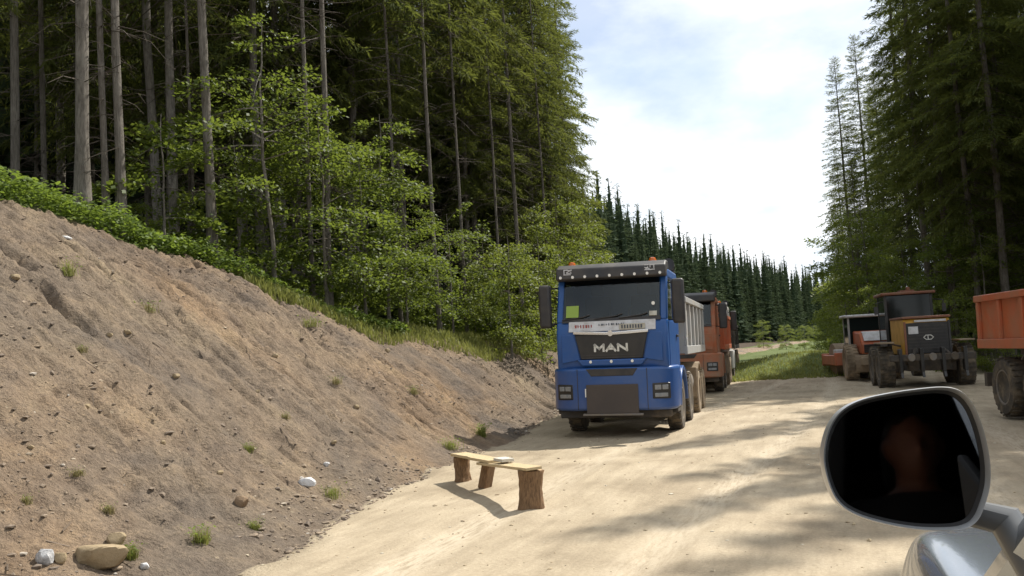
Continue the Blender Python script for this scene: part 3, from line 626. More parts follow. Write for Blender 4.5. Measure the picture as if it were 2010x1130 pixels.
def mesh_arrays(me):
    v = np.empty(len(me.vertices) * 3, np.float32); me.vertices.foreach_get('co', v); f = np.empty(len(me.loops), np.int32); me.loops.foreach_get('vertex_index', f)
    return v.reshape(-1, 3), f.reshape(-1, 4)
arrs = [[mesh_arrays(k[q]) for q in ('crown', 'trunk')] for k in LOW]; acc = []
for x, y, k, a, s_ in rest:
    for v, f in arrs[k % 2]:
        c_, n_ = math.cos(a) * s_, math.sin(a) * s_; acc.append((np.stack([v[:, 0] * c_ - v[:, 1] * n_ + x, v[:, 0] * n_ + v[:, 1] * c_ + y, v[:, 2] * s_ + gz(x, y)], 1), f))
def place_low(x, y, k, a, s_, acc):
    for v, f in arrs[k % 2]:
        c_, n_ = math.cos(a) * s_, math.sin(a) * s_; acc.append((np.stack([v[:, 0] * c_ - v[:, 1] * n_ + x, v[:, 0] * n_ + v[:, 1] * c_ + y, v[:, 2] * s_ + gz(x, y)], 1), f))
deep = []
for j in range(130):
    x, y = at_range(rnd.uniform(-300, 1000), 500, rnd.uniform(46, 95))
    if x < float(crest_x(np.array([y]))[0]) - 9 and y < 58: place_low(x, y, j, rnd.uniform(0, 6.28), rnd.uniform(.8, 1.1), deep)
for j in range(150):
    x, y = at_range(rnd.uniform(760, 1085) if j < 60 else rnd.uniform(-100, 800), 600, rnd.uniform(38, 62))
    if x < float(crest_x(np.array([y]))[0]) - 4 and y < 57: place_low(x, y, j, rnd.uniform(0, 6.28), rnd.uniform(.35, .8), deep)
for j in range(40):
    x, y = at_range(rnd.uniform(1880, 2300), 690, rnd.uniform(66, 95))
    if x > 7: place_low(x, y, j, rnd.uniform(0, 6.28), rnd.uniform(.8, 1.1), deep)
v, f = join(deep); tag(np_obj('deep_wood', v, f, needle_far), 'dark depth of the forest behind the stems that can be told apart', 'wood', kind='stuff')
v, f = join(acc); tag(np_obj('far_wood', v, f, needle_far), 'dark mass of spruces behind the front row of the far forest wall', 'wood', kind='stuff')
for u, r_ in [(1545, 112), (1580, 104), (1600, 110), (1500, 122)]:
    x, y = at_range(u, 700, r_); plant(LIME[rnd.randrange(2)], 'broadleaf_bush', 'distant pale green bush at the foot of the far forest wall', 'bush', x, y, rnd.uniform(0, 6.28), rnd.uniform(.6, .9), 'bushes below the far forest')
# --- right forest
for u, r_, k, sc_, lab in [
 (1686, 75, 0, .95, 'pointed spruce standing clear against the sky left of the right forest'), (1730, 74, 0, 1.0, 'spruce just right of the pointed one, a little lower in the gap'),
 (1806, 55, 2, 1.0, 'very tall spruce with see-through top in the right forest'), (1762, 66, 1, .86, 'shorter spruce between the pointed and the very tall one'),
 (1662, 82, 1, .6, 'small spruce at the foot of the pointed one'), (1700, 66, 1, .6, 'young spruce in front of the pointed one'), (1748, 78, 1, .92, 'slim spruce filling the gap right of the pointed one'), (1785, 70, 0, .84, 'spruce in the gap left of the very tall one'), (1672, 88, 1, .8, 'spruce half hidden behind the pointed one')]:
    x, y = at_range(u, 690, r_); plant(EDGE[k], 'spruce_tree', lab, 'tree', x, y, rnd.uniform(0, 6.28), sc_, 'skyline spruces of the right forest').scale = (sc_ * 1.2, sc_ * 1.2, sc_)
cnt = 0; pts = [at_range(u, 690, r_) for u, r_ in ((1650, 75), (1698, 72), (1757, 55), (1725, 64))]
for j in range(4000):
    if cnt >= 54: break
    u = rnd.uniform(1870, 2500); r_ = rnd.uniform(34, 72); x, y = at_range(u, 690, r_)
    if x < 7.4 or y > 78: continue
    if x < 4 + .0 * y: continue
    if min((x - a) ** 2 + (y - b) ** 2 for a, b in pts) < 2.3 ** 2: continue
    pts.append((x, y)); cnt += 1
    kind = TALL[rnd.randrange(4)] if rnd.random() < .6 else EDGE[rnd.randrange(3)]
    plant(kind, 'spruce_tree', 'dark backlit spruce in the crowded right forest', 'tree', x, y, rnd.uniform(0, 6.28), rnd.uniform(.9, 1.1), 'spruces of the right forest', 1.0, (rnd.uniform(-.02, .02), rnd.uniform(-.03, .0)))
for u, r_, k, lab in [(1838, 43, 1, 'tall dark spruce stem behind the grader, right of its cab'), (1878, 41, 0, 'tall dark spruce stem behind the grader fender'), (1925, 39, 2, 'leaning dark stem behind the orange tipper'), (1985, 38, 0, 'dark spruce stem at the right edge of the photo'), (1850, 47, 3, 'dark spruce behind the grader cab'), (1950, 45, 1, 'dark spruce behind the leaning stem'), (1840, 60, 2, 'spruce behind the very tall one')]:
    x, y = at_range(u, 690, r_); plant(TALL[k], 'spruce_tree', lab, 'tree', x, y, rnd.uniform(0, 6.28), rnd.uniform(.98, 1.1), 'front stems of the right forest', .95)
# trees along the right verge whose shadows stripe the road
for x, y, k, sc_ in [(7.6, 30.5, 0, .95), (8.4, 26.8, 3, 1.0), (7.8, 23.6, 2, .95), (10.5, 24.5, 1, .95), (10.8, 29, 3, 1.0), (9.5, 20.5, 0, .9), (12.5, 21, 2, 1.0), (13, 26, 1, 1), (11.5, 34, 0, 1)]:
    plant(TALL[k], 'spruce_tree', 'spruce on the right verge beside the orange tipper', 'tree', x, y, rnd.uniform(0, 6.28), sc_, 'spruces of the right verge')
RIGHTB = [LIME[0], LIME[1], BEECH[2]]
for u, r_, k, sc_, lab in [(1690, 52, 0, 1.45, 'sunlit broadleaf tree left of the grader cab'), (1715, 50, 2, 1.1, 'broadleaf tree with level leaf tiers behind the roller'), (1668, 60, 1, 1.5, 'broadleaf tree at the left end of the right forest'), (1790, 44, 0, 1.0, 'shaded broadleaf tree above the grader cab'), (1875, 40, 2, .9, 'shaded broadleaf tree above the grader hood'), (1940, 38, 0, .9, 'shaded broadleaf tree above the orange tipper'), (1735, 46, 1, 1.0, 'low broadleaf bush between roller and grader'), (1835, 41, 1, 1.0, 'low broadleaf bush behind the grader hood'), (1985, 40, 2, 1.1, 'shaded broadleaf tree at the right edge of the photo')]:
    x, y = at_range(u, 690, r_); plant(RIGHTB[k], 'broadleaf_tree', lab, 'tree', x, y, rnd.uniform(0, 6.28), sc_, 'broadleaf trees of the right forest')
for u, r_ in [(1640, 70), (1655, 58), (1700, 52), (1760, 45), (1800, 42), (1900, 37), (1965, 36)]:
    x, y = at_range(u, 700, r_); plant(LIME[1], 'broadleaf_bush', 'low bush in the shade at the foot of the right forest', 'bush', x, y, rnd.uniform(0, 6.28), rnd.uniform(.6, .9), 'bushes below the right forest')

# the forest goes on behind the photographer (mirrored in windscreens)
for x, y, k in [(-15, -3, 0), (-17, -9, 1), (-14.5, -14, 2), (-19, -18, 0), (-12, -22, 1), (-7, -26, 0), (9, -8, 1), (10, -15, 2), (4, -27, 0), (11.5, -2, 3)]:
    plant(TALL[k], 'spruce_tree', 'spruce standing behind the photographer, seen only mirrored in glass', 'tree', x, y, rnd.uniform(0, 6.28), rnd.uniform(.95, 1.1), 'spruces behind the photographer')
# ------------------------------------------------------------------ vehicle materials
blue_paint = weathered('blue_paint', (.005, .066, .25), (.13, .14, .15), .16, 2.2, .30, low_dust=.28)
orange_paint = weathered('orange_paint', (.46, .088, .02), (.28, .18, .11), .55, 2.0, .45, low_dust=.5)
orange_dusty = weathered('orange_dusty', (.36, .085, .022), (.26, .18, .12), .8, 3.0, .5, low_dust=.7)
grey_paint = weathered('grey_tipper', (.33, .34, .34), (.30, .24, .17), .55, 2.0, .5)
black_plastic = weathered('black_plastic', (.018, .018, .02), (.16, .13, .10), .25, 3.0, .5)
black_gloss = weathered('black_gloss', (.012, .012, .012), (.10, .08, .06), .22, 3.0, .3)
chassis_mat = weathered('chassis_grime', (.03, .028, .026), (.17, .13, .09), .6, 4.0, .8)
tyre_mat = weathered('tyre_rubber', (.028, .026, .024), (.22, .17, .11), .65, 5.0, .85)
tyre_dusty = weathered('tyre_caked', (.13, .10, .07), (.40, .31, .20), .85, 3.0, .9)
rim_mat = weathered('rim_steel', (.16, .15, .14), (.27, .21, .14), .7, 5.0, .7, .2)
glass_dark = material('cab_glass', (.010, .014, .013), .06, 0, .30)
interior_mat = weathered('cab_interior', (.035, .035, .038), (.09, .08, .07), .4, 5.0, .85)
def clear_glass():
    m = bpy.data.materials.new('clear_cab_glass'); m.use_nodes = True; nt = m.node_tree; nt.nodes.remove(nt.nodes['Principled BSDF'])
    tr = nt.nodes.new('ShaderNodeBsdfTransparent'); tr.inputs[0].default_value = (.50, .56, .54, 1); gl = nt.nodes.new('ShaderNodeBsdfGlossy'); gl.inputs['Roughness'].default_value = .03
    fr = nt.nodes.new('ShaderNodeFresnel'); fr.inputs[0].default_value = 1.5; mx = nt.nodes.new('ShaderNodeMixShader'); nt.links.new(fr.outputs[0], mx.inputs[0]); nt.links.new(tr.outputs[0], mx.inputs[1]); nt.links.new(gl.outputs[0], mx.inputs[2])
    nt.links.new(mx.outputs[0], nt.nodes['Material Output'].inputs[0]); return m
glass_clear = clear_glass()
chrome = material('chrome', (.75, .75, .74), .16, 1.0)
silver_text = weathered('silver_lettering', (.66, .65, .60), (.4, .37, .3), .5, 12, .4)
white_decal = weathered('white_decal', (.60, .60, .61), (.26, .23, .20), .55, 5.0, .5)
red_print = material('red_print', (.30, .07, .06), .6); dark_print = material('dark_print', (.06, .07, .09), .6)
plate_mat = weathered('number_plate', (.52, .50, .42), (.2, .17, .13), .5, 9.0, .6)
card_mat = material('green_card', (.24, .34, .05), .6); amber = material('amber_lens', (.55, .12, .008), .25, 0, .6)
lens_mat = weathered('lamp_lens', (.20, .21, .22), (.30, .27, .22), .5, 9, .2); marker_mat = material('marker_lens', (.80, .78, .72), .3)
brown_plate = weathered('brown_plate', (.058, .046, .04), (.11, .09, .075), .5, 2.0, .7)
yellow_paint = weathered('yellow_paint', (.58, .30, .015), (.24, .16, .08), .4, 2.5, .5)
rust_trim = weathered('rust_trim', (.20, .07, .035), (.22, .16, .11), .5, 4.0, .6)
tan_dust = weathered('caked_steel', (.20, .15, .10), (.36, .28, .19), .7, 3.0, .85)

def wheel(parent, x, y, r_=.52, w=.32, dusty=False, out=1):
    """tyre with tread lugs; dished rim with hub towards the outside"""
    b = MB(); h = w / 2
    b.lathe([(r_ * .56, -h * .9), (r_ * .62, -h), (r_ * .90, -h * .98), (r_ * .975, -h * .72), (r_ * .985, 0), (r_ * .975, h * .72), (r_ * .90, h * .98), (r_ * .62, h), (r_ * .56, h * .9)], 'x', 30)
    for k in range(28):
        t = 2 * math.pi * k / 28
        for s in (-1, 1):
            tt_ = t + (s > 0) * math.pi / 28; c = Vector((s * h * .5, math.cos(tt_) * r_ * .985, math.sin(tt_) * r_ * .985))
            b.box(c.x - h * .42, c.x + h * .42, c.y - r_ * .035, c.y + r_ * .035, c.z - r_ * .022, c.z + r_ * .022, (tt_ + math.pi / 2, 0, 0))
    o = b.build('wheel', tyre_dusty if dusty else tyre_mat, parent, smooth=True); o.location = (x, y, r_)
    m = MB(); q = out * h
    m.lathe([(r_ * .60, q * .2), (r_ * .60, q * .96), (r_ * .545, q * .96), (r_ * .50, q * .45), (r_ * .30, q * .30), (r_ * .29, q * .55), (r_ * .20, q * .75), (r_ * .10, q * .80)], 'x', 24)
    for k in range(10):
        t = 2 * math.pi * k / 10; m.lathe([(.022, q * .25), (.022, q * .52)], 'x', 6, (0, math.cos(t) * r_ * .40, math.sin(t) * r_ * .40))
    m.build('rim', tan_dust if dusty else rim_mat, o, smooth=True)
    return o
def bars(mb, strokes, x0, z0, sx, sz, y, th=.018, dep=.006):
    """flat strokes on a front face: ((x,z),(x,z)) in letter units"""
    for a, b in strokes:
        ax, az, bx, bz = x0 + a[0] * sx, z0 + a[1] * sz, x0 + b[0] * sx, z0 + b[1] * sz
        L = math.hypot(bx - ax, bz - az) + th; ang = math.atan2(bz - az, bx - ax); cx_, cz_ = (ax + bx) / 2, (az + bz) / 2
        yy_ = y(cz_) if callable(y) else y
        mb.box(cx_ - L / 2, cx_ + L / 2, yy_ - dep, yy_ + dep, cz_ - th / 2, cz_ + th / 2, (0, -ang, 0))
    return mb
LET = {'M': [((0, 0), (0, 1)), ((0, 1), (.5, .35)), ((.5, .35), (1, 1)), ((1, 1), (1, 0))], 'A': [((0, 0), (.5, 1)), ((.5, 1), (1, 0)), ((.22, .32), (.78, .32))], 'N': [((0, 0), (0, 1)), ((0, 1), (1, 0)), ((1, 0), (1, 1))]}
def truck(name, label, loc, rotz, paint, tip_mat, tip=(2.45, 8.3, 1.36, 2.86), rear=(5.9, 7.25), detail=True, lean=0.0, group=None, ribs=6, dusty_rear=True, badge=True, four=True):
    t = thing(name, label, 'truck', loc, rotz, group); t.rotation_euler = (0, lean, rotz)
    cab = MB().prism([(.10, 1.16), (.02, 1.30), (0, 1.90), (.06, 2.12), (2.0, 2.12), (2.0, 1.16)], 'x', -1.13, 1.13).build('cab', paint, t, .05, seg=3)
    fy = lambda z: np.interp(z, [1.3, 1.9, 2.12, 2.98], [.02, 0, .06, .36])
    MB().prism([(.30, 2.90), (.36, 2.99), (.58, 3.05), (1.95, 3.05), (2.0, 2.98), (2.0, 2.86), (.44, 2.86)], 'x', -1.13, 1.13).build('cab_roof', paint, t, .04, seg=3)
    MB().box(-1.10, 1.10, 1.90, 1.99, 2.121, 2.859).build('cab_back', paint, t)
    for s in (-1, 1):
        MB().prism([(.062, 2.10), (.335, 2.91), (.47, 2.91), (.20, 2.10)], 'x', s * .975, s * 1.128).build('front_pillar', paint, t, .03)
        MB().box(s * 1.06, s * 1.125, 1.46, 1.98, 2.10, 2.88).build('rear_quarter', paint, t, .015)
        MB().box(s * .22, s * .78, 1.20, 1.36, 2.122, 2.62).box(s * .36, s * .64, 1.22, 1.34, 2.63, 2.82).build('seat', interior_mat, t, .04)
    MB().prism([(.20, 2.121), (.62, 2.121), (.58, 2.21), (.26, 2.19)], 'x', -.97, .97).build('dashboard', interior_mat, t, .02)
    sw = [(.48 + .22 * math.cos(a), .66 + .10 * math.sin(a), 2.27 + .18 * math.sin(a)) for a in np.linspace(0, 2 * math.pi, 17)]
    MB().tube(sw, .016, 6, False).tube([(.48, .66, 2.27), (.48, .5, 2.13)], .03, 6).build('steering_wheel', black_plastic, t)
    MB().prism([(fy(2.16) - .018, 2.16), (fy(2.92) - .018, 2.92), (fy(2.92) - .008, 2.92), (fy(2.16) - .008, 2.16)], 'x', -.985, .985).build('windshield', glass_clear, t)
    f = MB()
    for s in (-1, 1): f.box(s * 1.0 - .03, s * 1.0 + .03, fy(2.16) - .03, fy(2.16) + .02, 2.12, 2.18)
    # black surround under and over the glass, wipers
    MB().prism([(fy(2.10) - .022, 2.10), (fy(2.17) - .022, 2.17), (fy(2.17) + .03, 2.17), (fy(2.10) + .03, 2.10)], 'x', -1.0, 1.0).build('cowl', black_plastic, t)
    for x0 in (-.55, .12, .62):
        w = MB().tube([(x0 - .45, fy(2.16) - .035, 2.155), (x0, fy(2.2) - .04, 2.20), (x0 + .12, fy(2.24) - .04, 2.235)], .011, 5); w.build('wiper', black_plastic, t)
    # sun visor with lamps
    MB().prism([(.33, 2.88), (.13, 2.90), (.17, 3.10), (.36, 3.19), (.62, 3.20), (.70, 3.055), (.42, 3.0)], 'x', -1.13, 1.13).build('sun_visor', black_plastic, t, .03)
    # side windows, doors, mirrors, steps
    for s in (-1, 1):
        d = MB().prism([(.22, 1.25), (.22, 2.06), (1.50, 2.06), (1.52, 1.25)], 'x', s * 1.125, s * 1.142).build('door', paint, t, .005)
        MB().prism([(.26, 2.09), (.50, 2.85), (1.47, 2.85), (1.47, 2.09)], 'x', s * 1.085, s * 1.092).build('side_window', glass_clear, d)
        MB().box(s * 1.15, s * 1.185, 1.25, 1.48, 1.78, 1.83).build('door_handle', black_plastic, d, .008)
        m = MB().box(s * 1.24, s * 1.48, .02, .20, 2.02, 2.82).build('mirror', black_plastic, t, .05, seg=3)
        MB().box(s * 1.265, s * 1.455, .198, .206, 2.1, 2.5).build('mirror_glass', glass_dark, m)
        MB().tube([(s * 1.12, .42, 2.78), (s * 1.36, .12, 2.74)], .018, 6).tube([(s * 1.12, .30, 2.1), (s * 1.36, .12, 2.08)], .018, 6).build('mirror_arm', black_plastic, m)
        MB().box(s * .95, s * 1.23, .35, .85, .42, .50).build('step', chassis_mat, t, .02); MB().box(s * .97, s * 1.23, .38, .85, .80, .86).build('step', chassis_mat, t, .02)
        # wheel arch
        n = 9; A = [(1.45 + math.cos(a) * .66, .56 + math.sin(a) * .68) for a in np.linspace(math.pi * 1.02, 0, n)]; B = [(1.45 + math.cos(a) * .60, .56 + math.sin(a) * .61) for a in np.linspace(0, math.pi * 1.02, n)]
        MB().prism(A + B, 'x', s * .88, s * 1.26).build('wheel_arch', paint, t, .015)
    # grille, chrome bar, lettering
    MB().prism([(-.74, 1.88), (.74, 1.88), (.62, 1.42), (-.62, 1.42)], 'y', -.03, .06).build('grille', black_gloss, t, .015)
    for k in range(2):
        z = 1.44 + .045 * k; MB().box(-.60, .60, -.042, -.025, z, z + .02).build('grille_slat', black_plastic, t)
    if badge:
        cb = MB(); cb.prism([(-.76, 1.94), (-.76, 1.885), (-.1, 1.855), (.1, 1.855), (.76, 1.885), (.76, 1.94), (.1, 1.91), (-.1, 1.91)], 'y', -.06, -.028); cb.build('chrome_bar', chrome, t, .008)
        MB().lathe([(.055, -.075), (.05, -.06), (.02, -.055)], 'y', 14, (0, 0, 1.885)).build('emblem', chrome, t)
        for i, ch in enumerate('MAN'):
            bars(MB(), LET[ch], -.325 + i * .235, 1.575, .175, .105, -.040, .040, .012).build('letter', silver_text, t)
    for s, w_ in ((-1, 1), (1, 1)):
        MB().prism([(s * .76, 1.88), (s * 1.02, 1.88), (s * 1.02, 1.36), (s * .64, 1.42)], 'y', -.012, .03).build('grille_cheek', paint, t, .01)
    MB().prism([(-.70, 1.42), (.70, 1.42), (.60, 1.30), (-.60, 1.30)], 'y', -.06, .05).build('grille_lip', paint, t, .025)
    for x0 in (-.42, 0, .42):
        MB().lathe([(.028, -.075), (.028, -.055)], 'y', 10, (x0, 0, 1.38)).build('marker_lamp', marker_mat, t)
    # bumper, lamps, plates
    MB().prism([(-1.25, .86), (-1.25, .24), (-1.12, .04), (-.82, -.09), (.82, -.09), (1.12, .04), (1.25, .24), (1.25, .86)], 'z', .50, 1.27).build('bumper', paint, t, .05, seg=3)
    for x_ in (-.70, .70): MB().box(x_ - .006, x_ + .006, -.0945, -.07, .52, 1.25).build('panel_gap', black_plastic, t)
    MB().prism([(-.52, 1.25), (.52, 1.25), (.42, 1.12), (-.42, 1.12)], 'y', -.10, -.05).build('slot_shade', black_plastic, t, .01)  # black piece standing in for the shade under the grille
    for s in (-1, 1):
        hl = MB().box(s * .80, s * 1.16, -.105, -.02, .70, .98, (0, 0, s * .36), (s * .80, -.09, .84)).build('headlight', black_gloss, t, .015)
        for zz, hh, w0, w1 in ((.765, .07, .84, 1.10), (.90, .085, .84, .97), (.90, .085, .99, 1.11)):
            MB().box(s * w0, s * w1, -.118, -.10, zz - hh / 2, zz + hh / 2, (0, 0, s * .36), (s * .80, -.09, .84)).build('lens', lens_mat, hl, .008)
    MB().prism([(-1.12, .9), (-1.12, .10), (1.12, .10), (1.12, .9)], 'z', .36, .502).build('skirt', chassis_mat, t, .02)
    # chassis and wheels
    MB().box(-.42, .42, .3, tip[1] - .2, .74, 1.06).build('chassis', chassis_mat, t, .02)
    ax_y = [1.45] + ([3.25] if four else []) + list(rear)
    for k, y in enumerate(ax_y):
        MB().tube([(-1.0, y, .52), (1.0, y, .52)], .085, 8).build('axle', chassis_mat, t)
        fr = y < 4
        for s in (-1, 1): wheel(t, s * (1.06 if fr else .97), y, .52, .30 if fr else .52, dusty=(not fr) and dusty_rear, out=s)
    for s in (-1, 1):
        MB().lathe([(.05, 3.95), (.30, 3.98), (.30, 4.9), (.05, 4.93)], 'y', 16, (s * .86, 0, .80)).build('fuel_tank', rim_mat, t, smooth=True)
        MB().box(s * .70, s * 1.22, rear[0] - .72, rear[0] - .70, .45, 1.1).build('mudguard', tan_dust if dusty_rear else chassis_mat, t)
        n = 7; A = [(rear[0] + math.cos(a) * .62, .56 + math.sin(a) * .66) for a in np.linspace(math.pi * .95, math.pi * .25, n)]; B = [(rear[0] + math.cos(a) * .59, .56 + math.sin(a) * .63) for a in np.linspace(math.pi * .25, math.pi * .95, n)]
        MB().prism(A + B, 'x', s * .72, s * 1.24).build('mudguard', tan_dust if dusty_rear else chassis_mat, t)
    MB().tube([(-1.15, tip[1] - .15, .62), (1.15, tip[1] - .15, .62)], .05, 6).box(-1.2, -1.0, tip[1] - .22, tip[1] - .1, .5, .75).box(1.0, 1.2, tip[1] - .22, tip[1] - .1, .5, .75).build('rear_guard', chassis_mat, t)
    # tipper: floor, walls, rails and ribs
    y0, y1, z0, z1 = tip
    tb = MB(); tb.box(-1.19, 1.19, y0, y1, z0, z0 + .08); tb.box(-1.19, -1.13, y0, y1, z0 + .08, z1 - .06); tb.box(1.13, 1.19, y0, y1, z0 + .08, z1 - .06); tb.box(-1.13, 1.13, y0, y0 + .06, z0 + .08, z1 - .06)
    body = tb.build('tipper_body', tip_mat, t)
    MB().box(-1.13, 1.13, y1 - .06, y1 - .003, z0 + .09, z1 - .10).build('tailgate', tip_mat, t, .01)
    for s in (-1, 1):
        MB().box(s * 1.12, s * 1.27, y0 - .04, y1 + .02, z1 - .06, z1 + .06).build('top_rail', tip_mat, body, .015)
        MB().box(s * 1.185, s * 1.255, y0, y1, z0 - .02, z0 + .15).build('bottom_rail', tip_mat, body, .01)
        for k in range(ribs):
            yy_ = y0 + .06 + (y1 - y0 - .14) * k / (ribs - 1); MB().box(s * 1.188, s * 1.25, yy_ - .055, yy_ + .055, z0 + .151, z1 - .061).build('rib', tip_mat, body, .012)
    for k in range(5):
        x_ = -1.0 + .5 * k; MB().box(x_ - .05, x_ + .05, y0 - .07, y0 - .002, z0 + .1, z1 - .07).build('rib', tip_mat, body, .012)
    MB().box(-1.19, 1.19, y0 - .30, y0 + .05, z1 + .062, z1 + .10).build('cab_guard', tip_mat, body, .01)
    for z_ in (1.06,): MB().box(-.5, -.36, y0, y1, z_, z0 - .002).box(.36, .5, y0, y1, z_, z0 - .002).build('subframe', chassis_mat, t)
    # roof gear
    for x_, y_ in ((-.92, .75), (.80, .72)):
        b = MB().lathe([(.075, 3.06), (.075, 3.10), (.085, 3.12), (.085, 3.22), (.06, 3.275), (.02, 3.285)], 'z', 14, (x_, y_, 0)); b.build('beacon', amber, t, smooth=True)
    MB().tube([(1.0, 2.12, 1.5), (1.0, 2.12, 3.05), (1.0, 2.0, 3.2), (1.0, 1.75, 3.22)], [.09, .09, .11, .13], 10).build('air_intake', black_plastic, t, smooth=True)
    MB().tube([(-.9, 2.2, 1.1), (-.9, 2.2, 2.9), (-.9, 2.3, 3.05)], .075, 10).build('exhaust_stack', rim_mat, t, smooth=True)
    return t
def front_decals(t):
    """lamps, stickers and plates that only the blue truck carries"""
    fy = lambda z: float(np.interp(z, [1.9, 2.12, 2.98], [0, .06, .36]))
    for k in range(9):
        x_ = -1.02 + k * .255; MB().lathe([(.028, .105), (.026, .125), (.026, .16)], 'y', 10, (x_, 0, 2.945)).build('visor_lamp', marker_mat, t)
    vy = lambda z: float(np.interp(z, [2.90, 3.10], [.13, .17]))
    bars(MB(), [((0, 0), (0, 1)), ((0, 1), (.45, 1)), ((0, 0), (.9, 0)), ((.35, .45), (1, .95)), ((.55, .9), (1, .9)), ((.4, .25), (1, .3)), ((.95, .3), (.95, .55))], -.95, 3.0, .15, .09, lambda z: vy(z) - .004, .017).build('visor_emblem', white_decal, t)
    bars(MB(), [((0, 1), (.3, 1)), ((.3, .55), (0, 0)), ((0, .5), (.45, .2)), ((.55, 0), (1, .05)), ((.55, 1), (.55, .55)), ((.55, 1), (.95, .95)), ((.95, .95), (.95, .35)), ((.15, 0), (.6, 0))], .72, 3.01, .19, .09, lambda z: vy(z) - .004, .016).build('visor_emblem', white_decal, t)
    P = [(fy(1.93) - .024, 1.93), (fy(2.115) - .024, 2.115), (fy(2.115) + .02, 2.115), (fy(1.93) + .02, 1.93)]
    bd = MB().prism(P, 'x', -.86, .90).build('name_board', white_decal, t, .004); yb = lambda z: fy(z) - .03
    g = random.Random(5); m = MB()
    for k in range(7):
        x_ = -.73 + k * .055; m.box(x_, x_ + g.choice([.02, .035]), yb(2.02) - .003, yb(2.02) + .004, 1.985 + g.random() * .02, 2.045 + g.random() * .012)
    m.build('red_lettering', red_print, bd); m = MB()
    for k in range(11):
        x_ = -.24 + k * .05; m.box(x_, x_ + g.choice([.014, .03, .036]), yb(2.04) - .003, yb(2.04) + .004, 2.025 + g.random() * .008, 2.060 + g.random() * .01)
    m.build('dark_lettering', dark_print, bd)
    pl = MB().box(.18, .70, yb(2.0) - .03, yb(2.0) - .004, 1.945, 2.05).build('number_plate', plate_mat, t, .006); m = MB()
    for k in range(8):
        x_ = .225 + k * .055; m.box(x_, x_ + .03, yb(2.0) - .034, yb(2.0) - .029, 1.965, 2.03)
    m.build('plate_lettering', dark_print, pl)
    MB().box(-.92, -.66, fy(2.32) - .045, fy(2.32) - .036, 2.19, 2.42, (-.335, 0, 0)).build('card', card_mat, t)
    MB().box(.78, .93, fy(2.24) - .05, fy(2.24) - .03, 2.175, 2.26, (-.335, 0, 0)).build('sticker', plate_mat, t)
    MB().lathe([(.035, fy(2.38) - .05), (.03, fy(2.38) - .02)], 'y', 10, (.86, 0, 2.40)).build('round_sticker', marker_mat, t)
    MB().box(-.52, .52, -.125, -.093, .455, .97).build('brown_plate', brown_plate, t, .008)
    MB().box(-.60, .60, -.13, -.05, .415, .452).build('bumper_step', rim_mat, t, .006)
    MB().box(-.545, -.525, -.13, -.10, .75, .90).build('plate_clip', marker_mat, t)

p = on_ground(1203, 858)
blue = truck('dump_truck', 'blue dump truck with black sun visor and brown bumper plate beside the bank', (p.x + .03, p.y + .05, gz(p.x, p.y) - .01), R(3.8), blue_paint, grey_paint, lean=R(1.0), group='trucks parked along the bank', tip=(2.45, 7.3, 1.45, 2.55), rear=(5.3, 6.6))
blue.scale = (.90, 1, 1); front_decals(blue)
p = on_ground(1342, 774)
truck('dump_truck', 'dusty orange dump truck parked just behind the blue one', (p.x, p.y - .2, gz(p.x, p.y)), R(4.0), orange_dusty, orange_paint, lean=R(.8), group='trucks parked along the bank', tip=(2.5, 8.0, 1.35, 2.5), badge=False)
p = on_ground(1432, 753)
truck('dump_truck', 'greyish truck half hidden behind the orange dump truck', (p.x - 1.25, p.y + 1.8, gz(p.x, p.y)), R(4.0), grey_paint, chassis_mat, group='trucks parked along the bank', tip=(2.5, 8.0, 1.3, 2.3), badge=False)
truck('tipper_truck', 'orange tipper truck with ribbed side cut off by the right edge of the photo', (5.35, 10.8, gz(5.35, 14)), R(12), orange_paint, orange_paint, tip=(2.4, 8.3, 1.22, 2.12), rear=(6.0, 7.32), ribs=7, dusty_rear=False, badge=False, lean=R(1.2))

# ------------------------------------------------------------------ motor grader seen from behind
p = on_ground(1834, 764)
t = thing('motor_grader', 'worn yellow and black motor grader with dark cab, seen from behind', 'grader', (p.x, p.y + .9, gz(p.x, p.y)), R(5.5)); t.scale = (.92, 1, 1)
for s in (-1, 1):
    for y in (.75, 2.15): wheel(t, s * 1.15, y, .61, .46, False, s)
    MB().box(s * .93, s * 1.36, .05, 1.35, 1.30, 1.345).build('fender', tan_dust, t, .01)
    MB().tube([(s * 1.0, .6, 1.3), (s * .62, .6, 1.2)], .03, 6).build('fender_bracket', chassis_mat, t)
    MB().box(s * .72, s * .90, .5, 2.4, .45, .8).build('tandem_case', chassis_mat, t, .03)
    wheel(t, s * 1.0, 7.3, .55, .36, False, s)
hood = MB().prism([(-.08, .95), (-.10, 1.85), (-.02, 1.98), (2.25, 2.02), (2.25, .95)], 'x', -.66, .66).build('hood', yellow_paint, t, .03)
MB().box(-.69, .69, -.13, 2.2, 1.985, 2.05).build('hood_trim', rust_trim, hood, .015)
MB().box(-.60, .60, -.135, -.095, .98, 1.86).build('radiator_grille', black_gloss, hood, .01)
for k in range(9): MB().box(-.57, .57, -.150, -.136, 1.03 + k * .09, 1.06 + k * .09).build('grille_slat', black_plastic, hood)
for s in (-1, 1): MB().box(s * .60, s * .66, -.15, -.09, .95, 1.9).build('grille_post', rust_trim if s < 0 else black_plastic, hood, .005)
MB().box(-.54, -.26, -.165, -.152, 1.55, 1.76).build('notice_plate', white_decal, hood)
bars(MB(), [((.0, .5), (.25, 1)), ((.25, 1), (.75, 1)), ((.75, 1), (1, .5)), ((1, .5), (.75, 0)), ((.75, 0), (.25, 0)), ((.25, 0), (0, .5)), ((.45, .2), (.45, .8))], -.12, 1.38, .28, .12, -.158, .022).build('oval_emblem', silver_text, hood)
MB().box(-.35, .55, -.15, -.115, 1.88, 1.94).build('name_strip', white_decal, hood)
cabm = MB(); 
